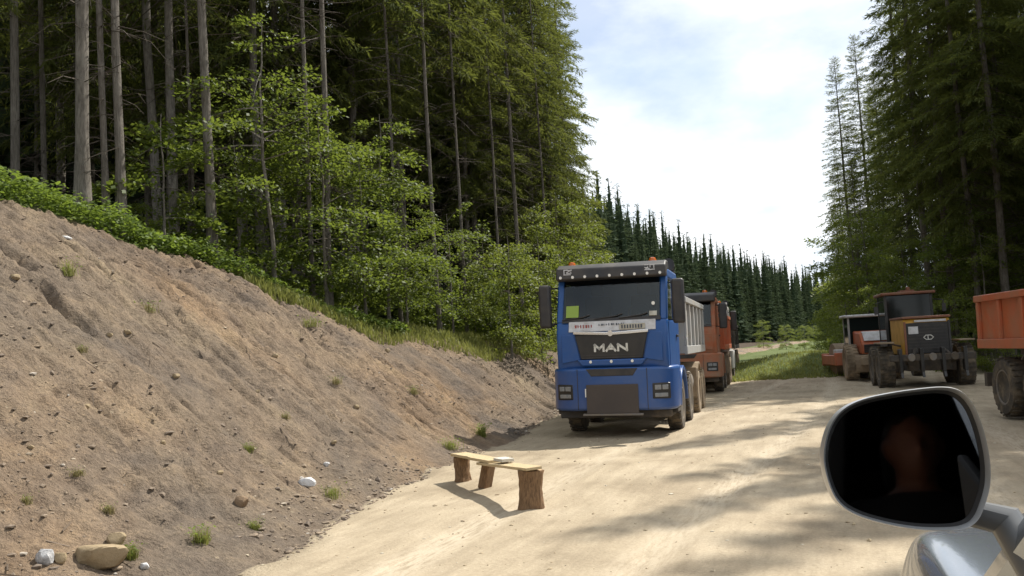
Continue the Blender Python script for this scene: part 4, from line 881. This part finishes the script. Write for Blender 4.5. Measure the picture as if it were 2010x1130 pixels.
for x_ in (-.72, .72):
    for y_ in (2.5, 3.95): cabm.box(x_ - .04, x_ + .04, y_ - .04, y_ + .04, 1.2, 2.78)
cabm.box(-.76, .76, 2.46, 3.99, 1.0, 1.35); cabf = cabm.build('cab_frame', black_plastic, t, .01)
g_ = MB().box(-.68, .68, 2.475, 2.495, 1.36, 2.76).build('rear_window', glass_dark, cabf)
for s in (-1, 1): MB().box(s * .735, s * .745, 2.55, 3.9, 1.36, 2.76).build('side_window', glass_dark, cabf)
MB().box(-.67, .67, 3.955, 3.97, 1.36, 2.76).build('front_window', glass_dark, cabf)
MB().box(-.86, .86, 2.36, 4.1, 2.782, 2.87).build('cab_roof', rust_trim, t, .03)
MB().box(-.2, .25, 2.6, 3.2, 2.872, 2.93).lathe([(.07, 2.93), (.07, 3.02), (.02, 3.04)], 'z', 10, (.1, 2.9, 0)).build('roof_lamp', rust_trim, t)
for s in (-1, 1): MB().tube([(s * .8, 2.5, 2.6), (s * 1.05, 2.3, 2.55), (s * 1.05, 2.3, 2.25)], .02, 6).box(s * 1.0, s * 1.12, 2.27, 2.31, 2.2, 2.45).build('mirror', black_plastic, t)
rp = MB().box(-1.2, 1.2, -.62, -.44, .80, .98).build('ripper_beam', chassis_mat, t, .02)
for x_ in (-.9, -.3, .3, .9):
    MB().box(x_ - .05, x_ + .05, -.66, -.40, .50, 1.15).prism([(-.66, .5), (-.5, .5), (-.72, .34)], 'x', x_ - .04, x_ + .04).build('ripper_shank', black_gloss, t, .01)
    MB().lathe([(.10, -.70), (.11, -.66), (.11, -.62)], 'y', 14, (x_ + .3 if x_ < .8 else x_ - .3, 0, .9)).build('ripper_ring', rim_mat, rp, smooth=True)
for s in (-1, 1): MB().tube([(s * .5, -.5, .95), (s * .35, .0, 1.15)], .06, 8).tube([(s * .75, -.5, .85), (s * .6, .1, .7)], .05, 8).build('ripper_link', chassis_mat, t)
MB().box(-.62, .62, -.1, 2.4, .5, .945).build('rear_frame', chassis_mat, t, .02)
MB().tube([(0, 3.9, 1.25), (0, 5.2, 1.55), (0, 6.6, 1.45), (0, 7.4, .9)], [.2, .2, .18, .2], 8).build('front_boom', yellow_paint, t)
MB().tube([(-1.0, 7.3, .55), (1.0, 7.3, .55)], .09, 8).build('front_axle', chassis_mat, t)
n = 7; A = [(5.2 - .22 * math.cos(a), .62 + .32 * math.sin(a)) for a in np.linspace(-1.2, 1.2, n)]; B = [(5.2 - .19 * math.cos(a), .62 + .30 * math.sin(a)) for a in np.linspace(1.2, -1.2, n)]
MB().prism(A + B, 'x', -1.5, 1.5).build('blade', tan_dust, t)

# ------------------------------------------------------------------ soil roller
p = on_ground(1726, 748)
t = thing('soil_roller', 'orange soil roller with pale cab roof, left of the grader', 'roller', (p.x, p.y + .4, gz(p.x, p.y)), R(9)); t.scale = (.92, .92, .95)
for s in (-1, 1): wheel(t, s * .78, .85, .66, .44, True, s)
hood = MB().prism([(-.10, .95), (-.12, 1.30), (.25, 1.72), (1.55, 1.80), (1.55, .95)], 'x', -.52, .52).build('hood', orange_paint, t, .05, seg=3)
MB().prism([(-.05, 1.42), (.20, 1.70), (.42, 1.745), (.42, 1.77), (.18, 1.735), (-.09, 1.43)], 'x', -.42, .46).build('hood_glare', white_decal, hood, .01)  # white plate painted as the glare on top of the orange hood
MB().box(-.44, .46, -.135, -.09, 1.0, 1.30).build('radiator_grille', black_gloss, hood, .01)
for k in range(4): MB().box(-.42, .44, -.148, -.136, 1.03 + k * .07, 1.06 + k * .07).build('grille_slat', black_plastic, hood)
MB().box(-.56, .56, -.2, 1.7, .45, .93).build('rear_frame', tan_dust, t, .05)
MB().box(-.62, .62, -.30, -.18, .55, .85).build('counterweight', tan_dust, t, .04)
MB().tube([(-.8, .85, .66), (.8, .85, .66)], .12, 8).build('axle', tan_dust, t)
cf = MB()
for x_ in (-.64, .64):
    for y_ in (1.62, 2.65): cf.box(x_ - .035, x_ + .035, y_ - .035, y_ + .035, .95, 2.32)
cf.box(-.68, .68, 1.58, 2.69, .85, 1.12); cf = cf.build('cab_frame', grey_paint, t, .008)
MB().box(-.60, .60, 1.61, 1.63, 1.13, 2.3).build('rear_window', glass_dark, cf)
for s in (-1, 1): MB().box(s * .645, s * .655, 1.66, 2.61, 1.13, 2.3).build('side_window', glass_dark, cf)
MB().box(-.78, .78, 1.45, 2.85, 2.322, 2.42).build('cab_roof', white_decal, t, .03)
fm = MB(); fm.box(-1.02, -.86, .25, 2.38, .50, .90); fm.box(.86, 1.02, .25, 2.38, .50, .90); fm.box(-1.02, 1.02, 2.381, 2.56, .45, .95); fm.box(-1.02, 1.02, .05, .249, .5, 1.0)
fr = fm.build('front_frame', orange_paint, t, .03); fr.location = (-.05, 2.6, 0); fr.rotation_euler = (0, 0, R(4))
MB().lathe([(.1, -.84), (.68, -.83), (.68, .83), (.1, .84)], 'x', 32, (0, 1.35, .68)).build('drum', tan_dust, fr, smooth=True)
MB().box(-.9, -.3, .3, .9, .92, 1.12).build('drum_cover', white_decal, fr, .04)

# ------------------------------------------------------------------ bench of planks on stumps
def hit(u, v, tmax=80.0):
    d = ray(u, v); tq = np.concatenate([np.arange(2, 30, .01), np.arange(30, tmax, .05)])
    X, Y, Z = d.x * tq, d.y * tq, CAM_H + d.z * tq; b = Z < terrain(X, Y)
    k = int(np.argmax(b)) if b.any() else len(tq) - 1
    return Vector((X[k], Y[k], Z[k]))
def wood(name, a, b, scale=(2, 2, 14)):
    m = material(name, a, .8, 0, .25); nt = m.node_tree; bs = nt.nodes['Principled BSDF']; tc = nt.nodes.new('ShaderNodeTexCoord'); mp = nt.nodes.new('ShaderNodeMapping'); mp.inputs['Scale'].default_value = scale
    nt.links.new(tc.outputs['Object'], mp.inputs['Vector']); n = noise(nt, 4, 6, .65, mp.outputs[0]); r_ = ramp(nt, [(.3, a), (.7, b)]); nt.links.new(n.outputs['Fac'], r_.inputs[0]); nt.links.new(r_.outputs[0], bs.inputs['Base Color'])
    bp = nt.nodes.new('ShaderNodeBump'); bp.inputs['Strength'].default_value = .7; bp.inputs['Distance'].default_value = .01; nt.links.new(n.outputs['Fac'], bp.inputs['Height']); nt.links.new(bp.outputs[0], bs.inputs['Normal'])
    return m
plank_mat = wood('plank_wood', (.36, .27, .15), (.56, .45, .28), (3, 40, 40)); stump_mat = wood('stump_bark', (.085, .05, .028), (.26, .16, .085), (14, 14, 3)); end_mat = wood('cut_wood', (.34, .23, .13), (.50, .37, .23), (12, 12, 12))
pR, pL, pM = hit(1043, 996), hit(909, 943), hit(951, 957)
bench = thing('plank_bench', 'rough bench of planks laid on two log stumps and a leaning block', 'bench', tuple(pM))
def stump(base, h, r_, seed, tilt=(0, 0)):
    g = np.random.default_rng(seed); k, n = 9, 18; a = np.linspace(0, 2 * np.pi, n, endpoint=False); lob = 1 + .10 * np.sin(a * 2 + g.random() * 6) + g.normal(0, .05, n)
    z = np.linspace(0, 1, k); Vv = []
    for i in range(k):
        rr = r_ * lob * (1 + .05 * np.sin(z[i] * 7 + seed)) * (1 + g.normal(0, .045, n) - .09 * (g.random(n) < .12)) * (1.06 if i == 0 else 1)
        Vv.append(np.stack([np.cos(a) * rr, np.sin(a) * rr, np.full(n, z[i] * h - .02 * (i == 0))], 1))
    Vv = np.concatenate(Vv); b = MB(); b.add(Vv.tolist(), [(i * n + j, i * n + (j + 1) % n, (i + 1) * n + (j + 1) % n, (i + 1) * n + j) for i in range(k - 1) for j in range(n)] + [tuple(range((k - 1) * n, k * n)), tuple(range(n))[::-1]])
    o = b.build('stump', stump_mat, bench, smooth=True); o.location = base - bench.location; o.rotation_euler = (tilt[0], tilt[1], seed)
    c = MB(); c.add([(math.cos(q) * r_ * lob[i] * .93, math.sin(q) * r_ * lob[i] * .93, h + .003) for i, q in enumerate(a)], [tuple(range(n))]); c.build('cut_face', end_mat, o)
    return o
hR, hL = .385, .30
stump(pR, hR, .118, 1, (.03, .02)); stump(pL, hL, .108, 2, (-.02, .03))
def plank(name, A, B, w, th, mat, roll=0.0, seed=1, parent=None):
    A, B = Vector(A), Vector(B); d = B - A; L = d.length; g = random.Random(seed); k = 7; b = MB(); vs_, fs = [], []
    for i in range(k + 1):
        s = i / k * L; wob = g.uniform(-.008, .008); ww = w * (1 + g.uniform(-.05, .05))
        vs_ += [(s, -ww / 2 + wob, 0), (s, ww / 2 + wob, 0), (s, ww / 2 + wob, th + g.uniform(-.002, .002)), (s, -ww / 2 + wob, th + g.uniform(-.002, .002))]
    for i in range(k):
        for j in range(4): fs.append((i * 4 + j, i * 4 + (j + 1) % 4, i * 4 + 4 + (j + 1) % 4, i * 4 + 4 + j))
    fs += [(3, 2, 1, 0), tuple(range(k * 4, k * 4 + 4))]; b.add(vs_, fs); o = b.build(name, mat, parent, .004)
    X = d.normalized(); Yv = Vector((0, 0, 1)).cross(X).normalized(); Z = X.cross(Yv); M = Matrix((X, Yv, Z)).transposed().to_4x4() @ Matrix.Rotation(roll, 4, 'X')
    base = parent.location if parent is not None else Vector((0, 0, 0)); M.translation = A - base; o.matrix_local = M; return o
tL = pL + Vector((0, 0, hL + .01)); tR = pR + Vector((0, 0, hR + .012)); dirv = (tR - tL).normalized(); side = Vector((0, 0, 1)).cross(dirv)
mid = tL.lerp(tR, .50)
plank('plank', tL - dirv * .13, mid + dirv * .16 + Vector((0, 0, .0)), .21, .034, plank_mat, 0, 1, bench)
plank('plank', mid - dirv * .22 - side * .03 + Vector((0, 0, -.036)) - Vector((0, 0, .0)), tR + dirv * .14 + side * .0, .19, .030, plank_mat, R(2), 2, bench)
b = MB().box(-.055, .055, -.075, .075, 0, (mid.z - pM.z) * 1.06); o = b.build('leaning_block', stump_mat, bench, .012); o.location = (0, 0, -.01); o.rotation_euler = (R(-4), R(13), R(-15))
q = tL.lerp(tR, .66) + Vector((0, 0, .03))
slab = plank('pale_slab', q - dirv * .14 + side * .01, q + dirv * .14 + side * .01, .15, .034, wood('bleached_wood', (.46, .43, .36), (.62, .58, .50), (5, 30, 30)), 0, 5)
tag(slab, 'short bleached slab of wood lying on the bench', 'slab')

# ------------------------------------------------------------------ stones on and below the bank
def boulder(name, u, v, wpx, hpx, mat, label, seed, group=None, sink=.25):
    pt = hit(u, v); dep = (CAM_M.inverted() @ pt).z * -1; w, h = wpx / F * dep, hpx / F * dep
    bm = bmesh.new(); bmesh.ops.create_icosphere(bm, subdivisions=4 if wpx > 40 else 3, radius=1.0); g = np.random.default_rng(seed); o3 = g.uniform(-50, 50, 3)
    from mathutils import noise as mn
    cuts = [(Vector(g.normal(size=3)).normalized(), g.uniform(.62, .86)) for _ in range(11)] + [(Vector((0, .1, 1)).normalized(), .66), (Vector((-.9, -.5, .1)).normalized(), .72)]
    for vv in bm.verts:
        q_ = vv.co.copy(); k = 1 + .28 * mn.noise(q_ * 1.1 + Vector(o3)) + .10 * mn.noise(q_ * 3.1 + Vector(o3)) + .04 * mn.noise(q_ * 8 + Vector(o3)); q_ = q_ * k
        for n_, lim in cuts:
            ex = q_.dot(n_) - lim
            if ex > 0: q_ = q_ - n_ * ex * .93
        q_ = q_ * (1 + .025 * mn.noise(q_ * 6 + Vector(o3)))                        # broken faces
        vv.co = Vector((q_.x * w * .56, q_.y * w * .42, q_.z * h * .62))
    me = bpy.data.meshes.new(name); bm.to_mesh(me); bm.free(); me.materials.append(mat)
    for p_ in me.polygons: p_.use_smooth = True
    try: me.set_sharp_from_angle(angle=R(24))
    except Exception: pass
    o = link(bpy.data.objects.new(name, me)); o.location = pt + Vector((0, 0, h * (.62 - sink) * .8)); o.rotation_euler = (g.uniform(-.1, .1), g.uniform(-.1, .1), YAW + g.uniform(-.2, .2)); return tag(o, label, 'stone', group)
def rock_mat(name, a, b, sc_=6):
    m = material(name, a, .9, 0, .2); nt = m.node_tree; bs = nt.nodes['Principled BSDF']; tc = nt.nodes.new('ShaderNodeTexCoord'); n = noise(nt, sc_, 7, .68, tc.outputs['Object']); r_ = ramp(nt, [(.3, a), (.7, b)]); nt.links.new(n.outputs['Fac'], r_.inputs[0]); nt.links.new(r_.outputs[0], bs.inputs['Base Color'])
    n2 = noise(nt, sc_ * 6, 5, .7, tc.outputs['Object']); bp = nt.nodes.new('ShaderNodeBump'); bp.inputs['Strength'].default_value = .6; bp.inputs['Distance'].default_value = .015; nt.links.new(n2.outputs['Fac'], bp.inputs['Height']); nt.links.new(bp.outputs[0], bs.inputs['Normal']); return m
tan_rock = rock_mat('tan_rock', (.21, .16, .095), (.37, .29, .185)); pale_rock = rock_mat('pale_rock', (.42, .41, .40), (.66, .66, .66), 10); grey_rock = rock_mat('speckled_rock', (.10, .10, .11), (.66, .66, .66), 14)
G = 'stones at the foot of the bank'
boulder('stone', 195, 1112, 112, 58, tan_rock, 'large tan block of stone at the foot of the bank', 1, G)
boulder('stone', 226, 1070, 40, 34, tan_rock, 'smaller tan stone just behind the large tan block', 2, G)
boulder('stone', 85, 1102, 34, 34, grey_rock, 'white and dark speckled stone near the lower left corner', 3, G)
boulder('stone', 118, 1102, 26, 24, tan_rock, 'small ochre stone between the speckled stone and the large tan block', 4, G)
boulder('stone', 600, 955, 34, 24, pale_rock, 'whitish stone low on the bank left of the bench', 5, G)
boulder('stone', 284, 1116, 20, 16, pale_rock, 'little whitish stone right of the large tan block', 6, G)
boulder('stone', 640, 915, 14, 12, pale_rock, 'tiny pale stone a little above the whitish one', 7, G)
boulder('stone', 472, 992, 30, 26, rock_mat('soil_rock', (.16, .11, .07), (.28, .20, .13)), 'upright brown slab sticking out of the bank foot', 8, G)
boulder('stone', 130, 470, 22, 10, pale_rock, 'pale flat stone high on the bank below the leafy crest', 9, G)
boulder('stone', 30, 548, 20, 14, tan_rock, 'pale stone on the upper left of the bank', 10, G)
for j, (u, v, w_) in enumerate([(250, 655, 16), (345, 740, 14), (170, 800, 15), (540, 700, 12), (760, 690, 12), (430, 930, 14), (60, 880, 14), (320, 870, 12), (700, 800, 12), (215, 660, 13), (655, 870, 12), (505, 770, 11)]):
    boulder('stone', u, v, w_, w_ * .7, tan_rock, 'small chip of tan stone lying on the open face of the bank', 30 + j, 'stone chips on the bank')

# ------------------------------------------------------------------ weeds on the bank
def weed(u, v, hpx, wpx, mat, label, seed, leafyness=.5):
    pt = hit(u, v); dep = -(CAM_M.inverted() @ pt).z; h, w = hpx / F * dep, wpx / F * dep; g = np.random.default_rng(seed); n = int(70 + 60 * leafyness)
    P_ = np.stack([g.normal(0, w * .16, n), g.normal(0, w * .16, n), np.full(n, -.02)], 1); t = thing('weed_tuft', label, 'weed', tuple(pt), 0, 'weeds on the bank')
    V_, F_ = blades(P_, h * g.uniform(.45, 1.0, n), np.full(n, max(.006, h * .03)), seed, .9); np_obj('blades', V_, F_, mat, t)
    m = int(160 * leafyness)
    if m:
        zz = g.random(m); P2 = np.stack([g.normal(0, w * .25, m) * (.4 + zz), g.normal(0, w * .25, m) * (.4 + zz), zz * h * .8], 1)
        V_, F_ = leaves(P2, h * g.uniform(.08, .2, m), np.stack([g.normal(0, .5, m), g.normal(0, .5, m), np.ones(m)], 1), seed + 1, .5); np_obj('foliage', V_, F_, herb_mat, t)
for j, (u, v, h_, w_, mt, lf, lab) in enumerate([
 (292, 612, 40, 46, drygrass_mat, .3, 'sparse dry tuft in the upper middle of the bank'), (132, 540, 55, 50, grass_mat, .2, 'wispy grey green weed high on the left of the bank'), (487, 886, 30, 34, grass_mat, .8, 'single fresh green tuft on the open bank'),
 (660, 752, 26, 30, drygrass_mat, .4, 'dry tuft below the long grass strip'), (650, 975, 44, 70, grass_mat, .4, 'wide grassy tuft right of the whitish stone'), (395, 1066, 60, 50, grass_mat, .7, 'tall loose weed at the bank foot right of the boulders'),
 (257, 1096, 50, 38, grass_mat, 1.0, 'bright green weed growing against the large tan block'), (500, 1038, 34, 34, grass_mat, .6, 'small weed at the bank foot near the road edge'), (213, 1004, 30, 34, drygrass_mat, .5, 'low weed above the large tan block'),
 (885, 880, 34, 50, grass_mat, .8, 'green weed on the bank foot behind the bench'), (945, 856, 40, 30, grass_mat, 1.0, 'leafy weed at the edge of the truck shadow'), (612, 640, 36, 70, grass_mat, .5, 'grass tussock where the leafy crest dips to the grass strip'),
 (812, 772, 26, 26, drygrass_mat, .4, 'faint dry tuft in the right part of the bank'), (50, 985, 26, 30, drygrass_mat, .4, 'faint dry tuft at the lower left of the bank'), (150, 930, 24, 40, drygrass_mat, .3, 'yellow dry tuft left of the open scar'), (560, 820, 20, 26, drygrass_mat, .4, 'little dry tuft in the middle of the bank'), (160, 690, 26, 30, drygrass_mat, .4, 'little dry tuft left on the upper bank')]):
    weed(u, v, h_ * .8, w_, mt, lab, 200 + j, lf)
# ------------------------------------------------------------------ the car whose mirror is in view
silver = material('silver_paint', (.30, .33, .37), .25, .8); silver.node_tree.nodes['Principled BSDF'].inputs['Coat Weight'].default_value = .6
silver_rim = material('mirror_shell', (.42, .43, .44), .35, .6); dark_trim = material('dark_trim', (.015, .015, .016), .55); cabin_mat = weathered('cabin_cloth', (.022, .022, .024), (.05, .045, .04), .3, 6, .9)
tint = material('tinted_glass', (.01, .012, .012), .04, 0, .6); mirror_mat = material('mirror_silvering', (.20, .20, .20), .03, 1.0)
arm_mat = material('mirror_arm_grey', (.10, .105, .11), .4)
CX = Vector((1.16, 0.0, 0.0))
car = thing('silver_car', 'silver off-road car with its door mirror in the lower right corner', 'car', (CX.x, CX.y, 0), R(3.2))
CAR_INV = (Matrix.Translation(CX) @ Matrix.Rotation(R(3.2), 4, 'Z')).inverted()
low = [(.80, .42), (.90, .50), (.935, .66), (.945, .86), (.93, 1.0), (.90, 1.10), (.86, 1.145), (.55, 1.16), (0, 1.17)]
def sect(y, fx=1.0, top=0.0, flare=0.0, squash=0.0):
    out = []
    for x, z in low:
        w = flare * math.exp(-((z - .82) / .16) ** 2); zz = z + top * max(0, (z - .6) / .57); out.append((x * fx + w, y, .42 + (zz - .42) * (1 - squash)))
    return out
secs = [sect(-1.75, .80, -.10), sect(-1.70, .93, -.02), sect(-1.3), sect(-.9, 1, 0, .035), sect(-.55, 1, 0, .05), sect(-.2, 1, 0, .03), sect(.4), sect(1.1), sect(1.45, 1, -.015), sect(1.75, .995, -.02, .03), sect(2.1, .985, -.03, .06), sect(2.4, .975, -.045, .05), sect(2.7, .97, -.07, .03), sect(2.95, .93, -.12), sect(3.05, .78, -.26)]
b = MB(); k = len(low); vs_, fs = [], []
for s_ in secs: vs_ += s_ + [(-x, y, z) for x, y, z in s_[-2::-1]]
n = 2 * k - 1
for i in range(len(secs) - 1):
    for j in range(n - 1): fs.append((i * n + j, i * n + j + 1, (i + 1) * n + j + 1, (i + 1) * n + j))
    fs.append((i * n + n - 1, i * n, (i + 1) * n, (i + 1) * n + n - 1))
fs += [tuple(range(n)), tuple(range((len(secs) - 1) * n, len(secs) * n))[::-1]]
b.add(vs_, fs); body = b.build('body', silver, car, sub=2)
# hood panel raised a little, with its shut line
hd = MB(); hv, hf = [], []
for y, wd, z in ((1.56, .74, 1.168), (1.9, .73, 1.165), (2.3, .71, 1.15), (2.65, .67, 1.118), (2.86, .60, 1.07)):
    hv += [(-wd, y, z - .022), (-wd * .9, y, z + .004), (-wd * .45, y, z + .022), (0, y, z + .027), (wd * .45, y, z + .022), (wd * .9, y, z + .004), (wd, y, z - .022)]
hd.add(hv, [(i * 7 + j, i * 7 + j + 1, i * 7 + 8 + j, i * 7 + 7 + j) for i in range(4) for j in range(6)]); ho = hd.build('hood', silver, car, smooth=True); sm = ho.modifiers.new('s', 'SOLIDIFY'); sm.thickness = .02
for s in (-1, 1):
    for y in (2.2, -.55): wheel(car, s * .80, y, .37, .24, False, s)
    MB().tube([(s * .885, 1.68, 1.10), (s * .80, 1.15, 1.50), (s * .68, .62, 1.80)], [.05, .04, .045], 8).build('front_pillar', silver, car, smooth=True)
    MB().box(s * .74, s * .80, -.42, -.28, 1.15, 1.80, (0, -s * .12, 0)).build('centre_pillar', dark_trim, car, .01)
    MB().prism([(-1.62, 1.14), (-1.15, 1.14), (-1.05, 1.80), (-1.35, 1.80)], 'x', s * .70, s * .80).build('rear_pillar', silver, car, .02)
    MB().box(s * .80, s * .875, -1.2, 1.45, 1.13, 1.175).build('window_sill', dark_trim, car, .01)
    if s > 0: MB().prism([(-.30, 1.17), (1.30, 1.17), (.62, 1.78), (-.30, 1.78)], 'x', .77, .78).build('door_window', tint, car)
    MB().prism([(-1.15, 1.17), (-.42, 1.17), (-.42, 1.78), (-1.06, 1.78)], 'x', s * .76, s * .77).build('rear_door_window', tint, car)
    dl = MB().prism([(-.34, .52), (-.34, 1.12), (1.24, 1.12), (1.24, .60)], 'x', s * .942, s * .952).build('door', silver, car, .01); MB().box(s * .95, s * .985, -.25, -.05, .93, .97).build('door_handle', silver_rim, dl, .01)
MB().prism([(.66, 1.79), (1.62, 1.165), (1.64, 1.175), (.68, 1.805)], 'x', -.72, .72).build('windshield', tint, car)
MB().prism([(-1.66, 1.16), (-1.38, 1.80), (-1.36, 1.80), (-1.62, 1.16)], 'x', -.70, .70).build('rear_window', tint, car)
rf = MB(); rv = []
for y, wd, z in ((.72, .66, 1.79), (.4, .70, 1.85), (-.3, .71, 1.875), (-1.0, .70, 1.86), (-1.42, .66, 1.79)):
    rv += [(-wd, y, z - .06), (-wd * .88, y, z), (0, y, z + .02), (wd * .88, y, z), (wd, y, z - .06)]
rf.add(rv, [(i * 5 + j, i * 5 + j + 1, i * 5 + 6 + j, i * 5 + 5 + j) for i in range(4) for j in range(4)]); ro = rf.build('roof', silver, car, smooth=True)
cl = MB(); cl.add([(x * .97, y, z - .035) for x, y, z in rv], [(i * 5 + j, i * 5 + j + 1, i * 5 + 6 + j, i * 5 + 5 + j) for i in range(4) for j in range(4)]); cl.build('headliner', cabin_mat, car)
MB().box(-.80, .80, -1.5, 1.35, 1.172, 1.185).build('dark_deck_lining', cabin_mat, car)  # dark sheet added over the silver deck to keep the mirror reflection dark
for s in (-1, 1):
    MB().box(s * .16, s * .66, -.72, -.56, 1.186, 1.48).box(s * .30, s * .52, -.73, -.60, 1.50, 1.70).build('seat_back', cabin_mat, car, .04)
MB().box(-.66, .66, -1.3, -1.12, 1.186, 1.62).build('rear_seat', cabin_mat, car, .05)
MB().prism([(.75, 1.186), (1.32, 1.186), (1.2, 1.24), (.8, 1.26)], 'x', -.74, .74).build('dashboard', cabin_mat, car, .02)
# door mirror
MB().prism([(1.12, 1.14), (1.62, 1.14), (1.12, 1.46)], 'x', -.855, -.835).build('sail_panel', dark_trim, car, .006)
HEAD = Vector((.66, -.40, 1.60)); DEP = 1.2
mc = at_depth(1782, 897, DEP); nrm = ((HEAD - mc).normalized() - (mc - Vector((0, 0, CAM_H))).normalized()).normalized()
def on_plane(u, v, off=0.0):
    d = ray(u, v); o_ = Vector((0, 0, CAM_H)); t_ = ((mc - nrm * off - o_).dot(nrm)) / d.dot(nrm); return o_ + d * t_
out_px = [(1614, 905), (1618, 862), (1632, 826), (1655, 800), (1692, 782), (1745, 770), (1800, 762), (1850, 758), (1882, 764), (1906, 784), (1924, 820), (1938, 868), (1945, 915), (1944, 955), (1934, 992), (1920, 1022), (1898, 1037), (1860, 1042), (1800, 1040), (1735, 1029), (1680, 1012), (1646, 990), (1626, 955)]
cu, cv = 1782, 900
def smooth_loop(pts, k=4):
    out = []; n_ = len(pts)
    for i in range(n_):
        p0, p1, p2, p3 = (Vector(pts[(i + o) % n_]) for o in (-1, 0, 1, 2))
        for j in range(k):
            t_ = j / k; out.append(tuple(.5 * ((2 * p1) + (p2 - p0) * t_ + (2 * p0 - 5 * p1 + 4 * p2 - p3) * t_ ** 2 + (3 * p1 - p0 - 3 * p2 + p3) * t_ ** 3)))
    return out
out_px = smooth_loop(out_px)
def loop(s_, off): return [CAR_INV @ q for q in [on_plane(cu + (u - cu) * s_, cv + (v - cv) * s_, 0) - nrm * off for u, v in out_px]]
m = len(out_px); L_ = [loop(.955, .012), loop(.965, -.001), loop(.985, -.004), loop(1.0, .004), loop(1.0, .03), loop(.97, .06), loop(.86, .095), loop(.62, .115), loop(.3, .122)]
hb = MB(); hb.add([q for l in L_ for q in l], [(i * m + j, i * m + (j + 1) % m, (i + 1) * m + (j + 1) % m, (i + 1) * m + j) for i in range(len(L_) - 1) for j in range(m)] + [tuple(range((len(L_) - 1) * m, len(L_) * m))])
mir = hb.build('mirror', silver_rim, car, smooth=True)
bz = MB(); B_ = [loop(.956, .011), loop(.905, .018)]; bz.add([q for l in B_ for q in l], [(j, (j + 1) % m, m + (j + 1) % m, m + j) for j in range(m)]); bz.build('mirror_bezel', dark_trim, mir)
gl = MB(); gl.add(loop(.91, .0165), [tuple(range(m))]); go = gl.build('mirror_glass', mirror_mat, mir)
a0, a1 = CAR_INV @ on_plane(1915, 1012, .05), Vector((-.80, 1.40, 1.235))
MB().tube([a0 + Vector((-.03, 0, .01)), a0 + Vector((.04, .02, -.01)), a1 + Vector((-.05, -.02, .012)), a1], [.018, .024, .026, .034], 10)  .build('mirror_arm', arm_mat, mir, smooth=True)

# ------------------------------------------------------------------ the driver, seen only in the mirror
skin = material('skin', (.36, .17, .13), .55); shirt_mat = weathered('dark_shirt', (.018, .018, .022), (.04, .04, .045), .4, 8, .9); hair_mat = material('short_hair', (.03, .022, .018), .7)
per = bpy.data.objects.new('person', None); C.objects.link(per); per.location = (HEAD.x + .04, HEAD.y - .05, 1.19); tag(per, 'person in a dark shirt dimly reflected in the door mirror', 'person')
bm = bmesh.new(); bmesh.ops.create_icosphere(bm, subdivisions=4, radius=1.0)
from mathutils import noise as mn
for v in bm.verts:
    q = v.co.copy(); f = max(0, -q.y); x, y, z = q.x * .078, q.y * .10, q.z * .118
    if z < 0: x *= 1 - .28 * (-z / .118); 
    y -= .022 * math.exp(-((q.x / .16) ** 2 + ((q.z + .12) / .20) ** 2)) * (f > 0) + .006 * math.exp(-((q.x / .35) ** 2 + ((q.z + .52) / .10) ** 2)) * (f > 0)
    y += .014 * sum(math.exp(-(((q.x - e) / .17) ** 2 + ((q.z - .06) / .12) ** 2)) for e in (-.40, .40)) * (f > 0)
    if abs(q.x) > .93 and -.3 < q.z < .25: x *= 1.14
    v.co = Vector((x, y - .02, z + .42))
def ring_body(bm_, rings):
    prev = None
    for cx_, cy_, cz_, rx, ry in rings:
        r_ = [bm_.verts.new((cx_ + rx * math.cos(a), cy_ + ry * math.sin(a), cz_)) for a in np.linspace(0, 2 * math.pi, 20, endpoint=False)]
        if prev:
            for j in range(20): bm_.faces.new((prev[j], prev[(j + 1) % 20], r_[(j + 1) % 20], r_[j]))
        else: bm_.faces.new(r_[::-1])
        prev = r_
    bm_.faces.new(prev)
ring_body(bm, [(0, 0, .0, .16, .11), (0, 0, .12, .19, .12), (0, 0, .21, .20, .11), (0, 0, .26, .12, .08), (0, -.005, .30, .058, .058), (0, -.01, .36, .055, .058), (0, -.01, .40, .05, .05)])
me = bpy.data.meshes.new('body'); bm.to_mesh(me); bm.free(); me.materials.append(skin); bo = link(bpy.data.objects.new('body', me), per); rm = bo.modifiers.new('r', 'REMESH'); rm.mode = 'VOXEL'; rm.voxel_size = .009; rm.use_smooth_shade = True
bm = bmesh.new(); ring_body(bm, [(0, 0, .0, .175, .125), (0, 0, .12, .21, .135), (0, 0, .21, .225, .125), (0, 0, .255, .15, .10), (0, 0, .285, .075, .075)])
me = bpy.data.meshes.new('shirt'); bm.to_mesh(me); bm.free(); me.materials.append(shirt_mat); so = link(bpy.data.objects.new('shirt', me), per)
for p_ in me.polygons: p_.use_smooth = True
bm = bmesh.new(); bmesh.ops.create_icosphere(bm, subdivisions=3, radius=1.0)
for v in list(bm.verts):
    if v.co.z < -.35 + .9 * max(0, -v.co.y) + .1: bm.verts.remove(v)
for v in bm.verts: v.co = Vector((v.co.x * .086, v.co.y * .108 - .016, v.co.z * .128 + .42))
me = bpy.data.meshes.new('hair'); bm.to_mesh(me); bm.free(); me.materials.append(hair_mat); link(bpy.data.objects.new('hair', me), per)
per.rotation_euler = (0, 0, R(190)); per.scale = (1.1, 1.1, 1.05)
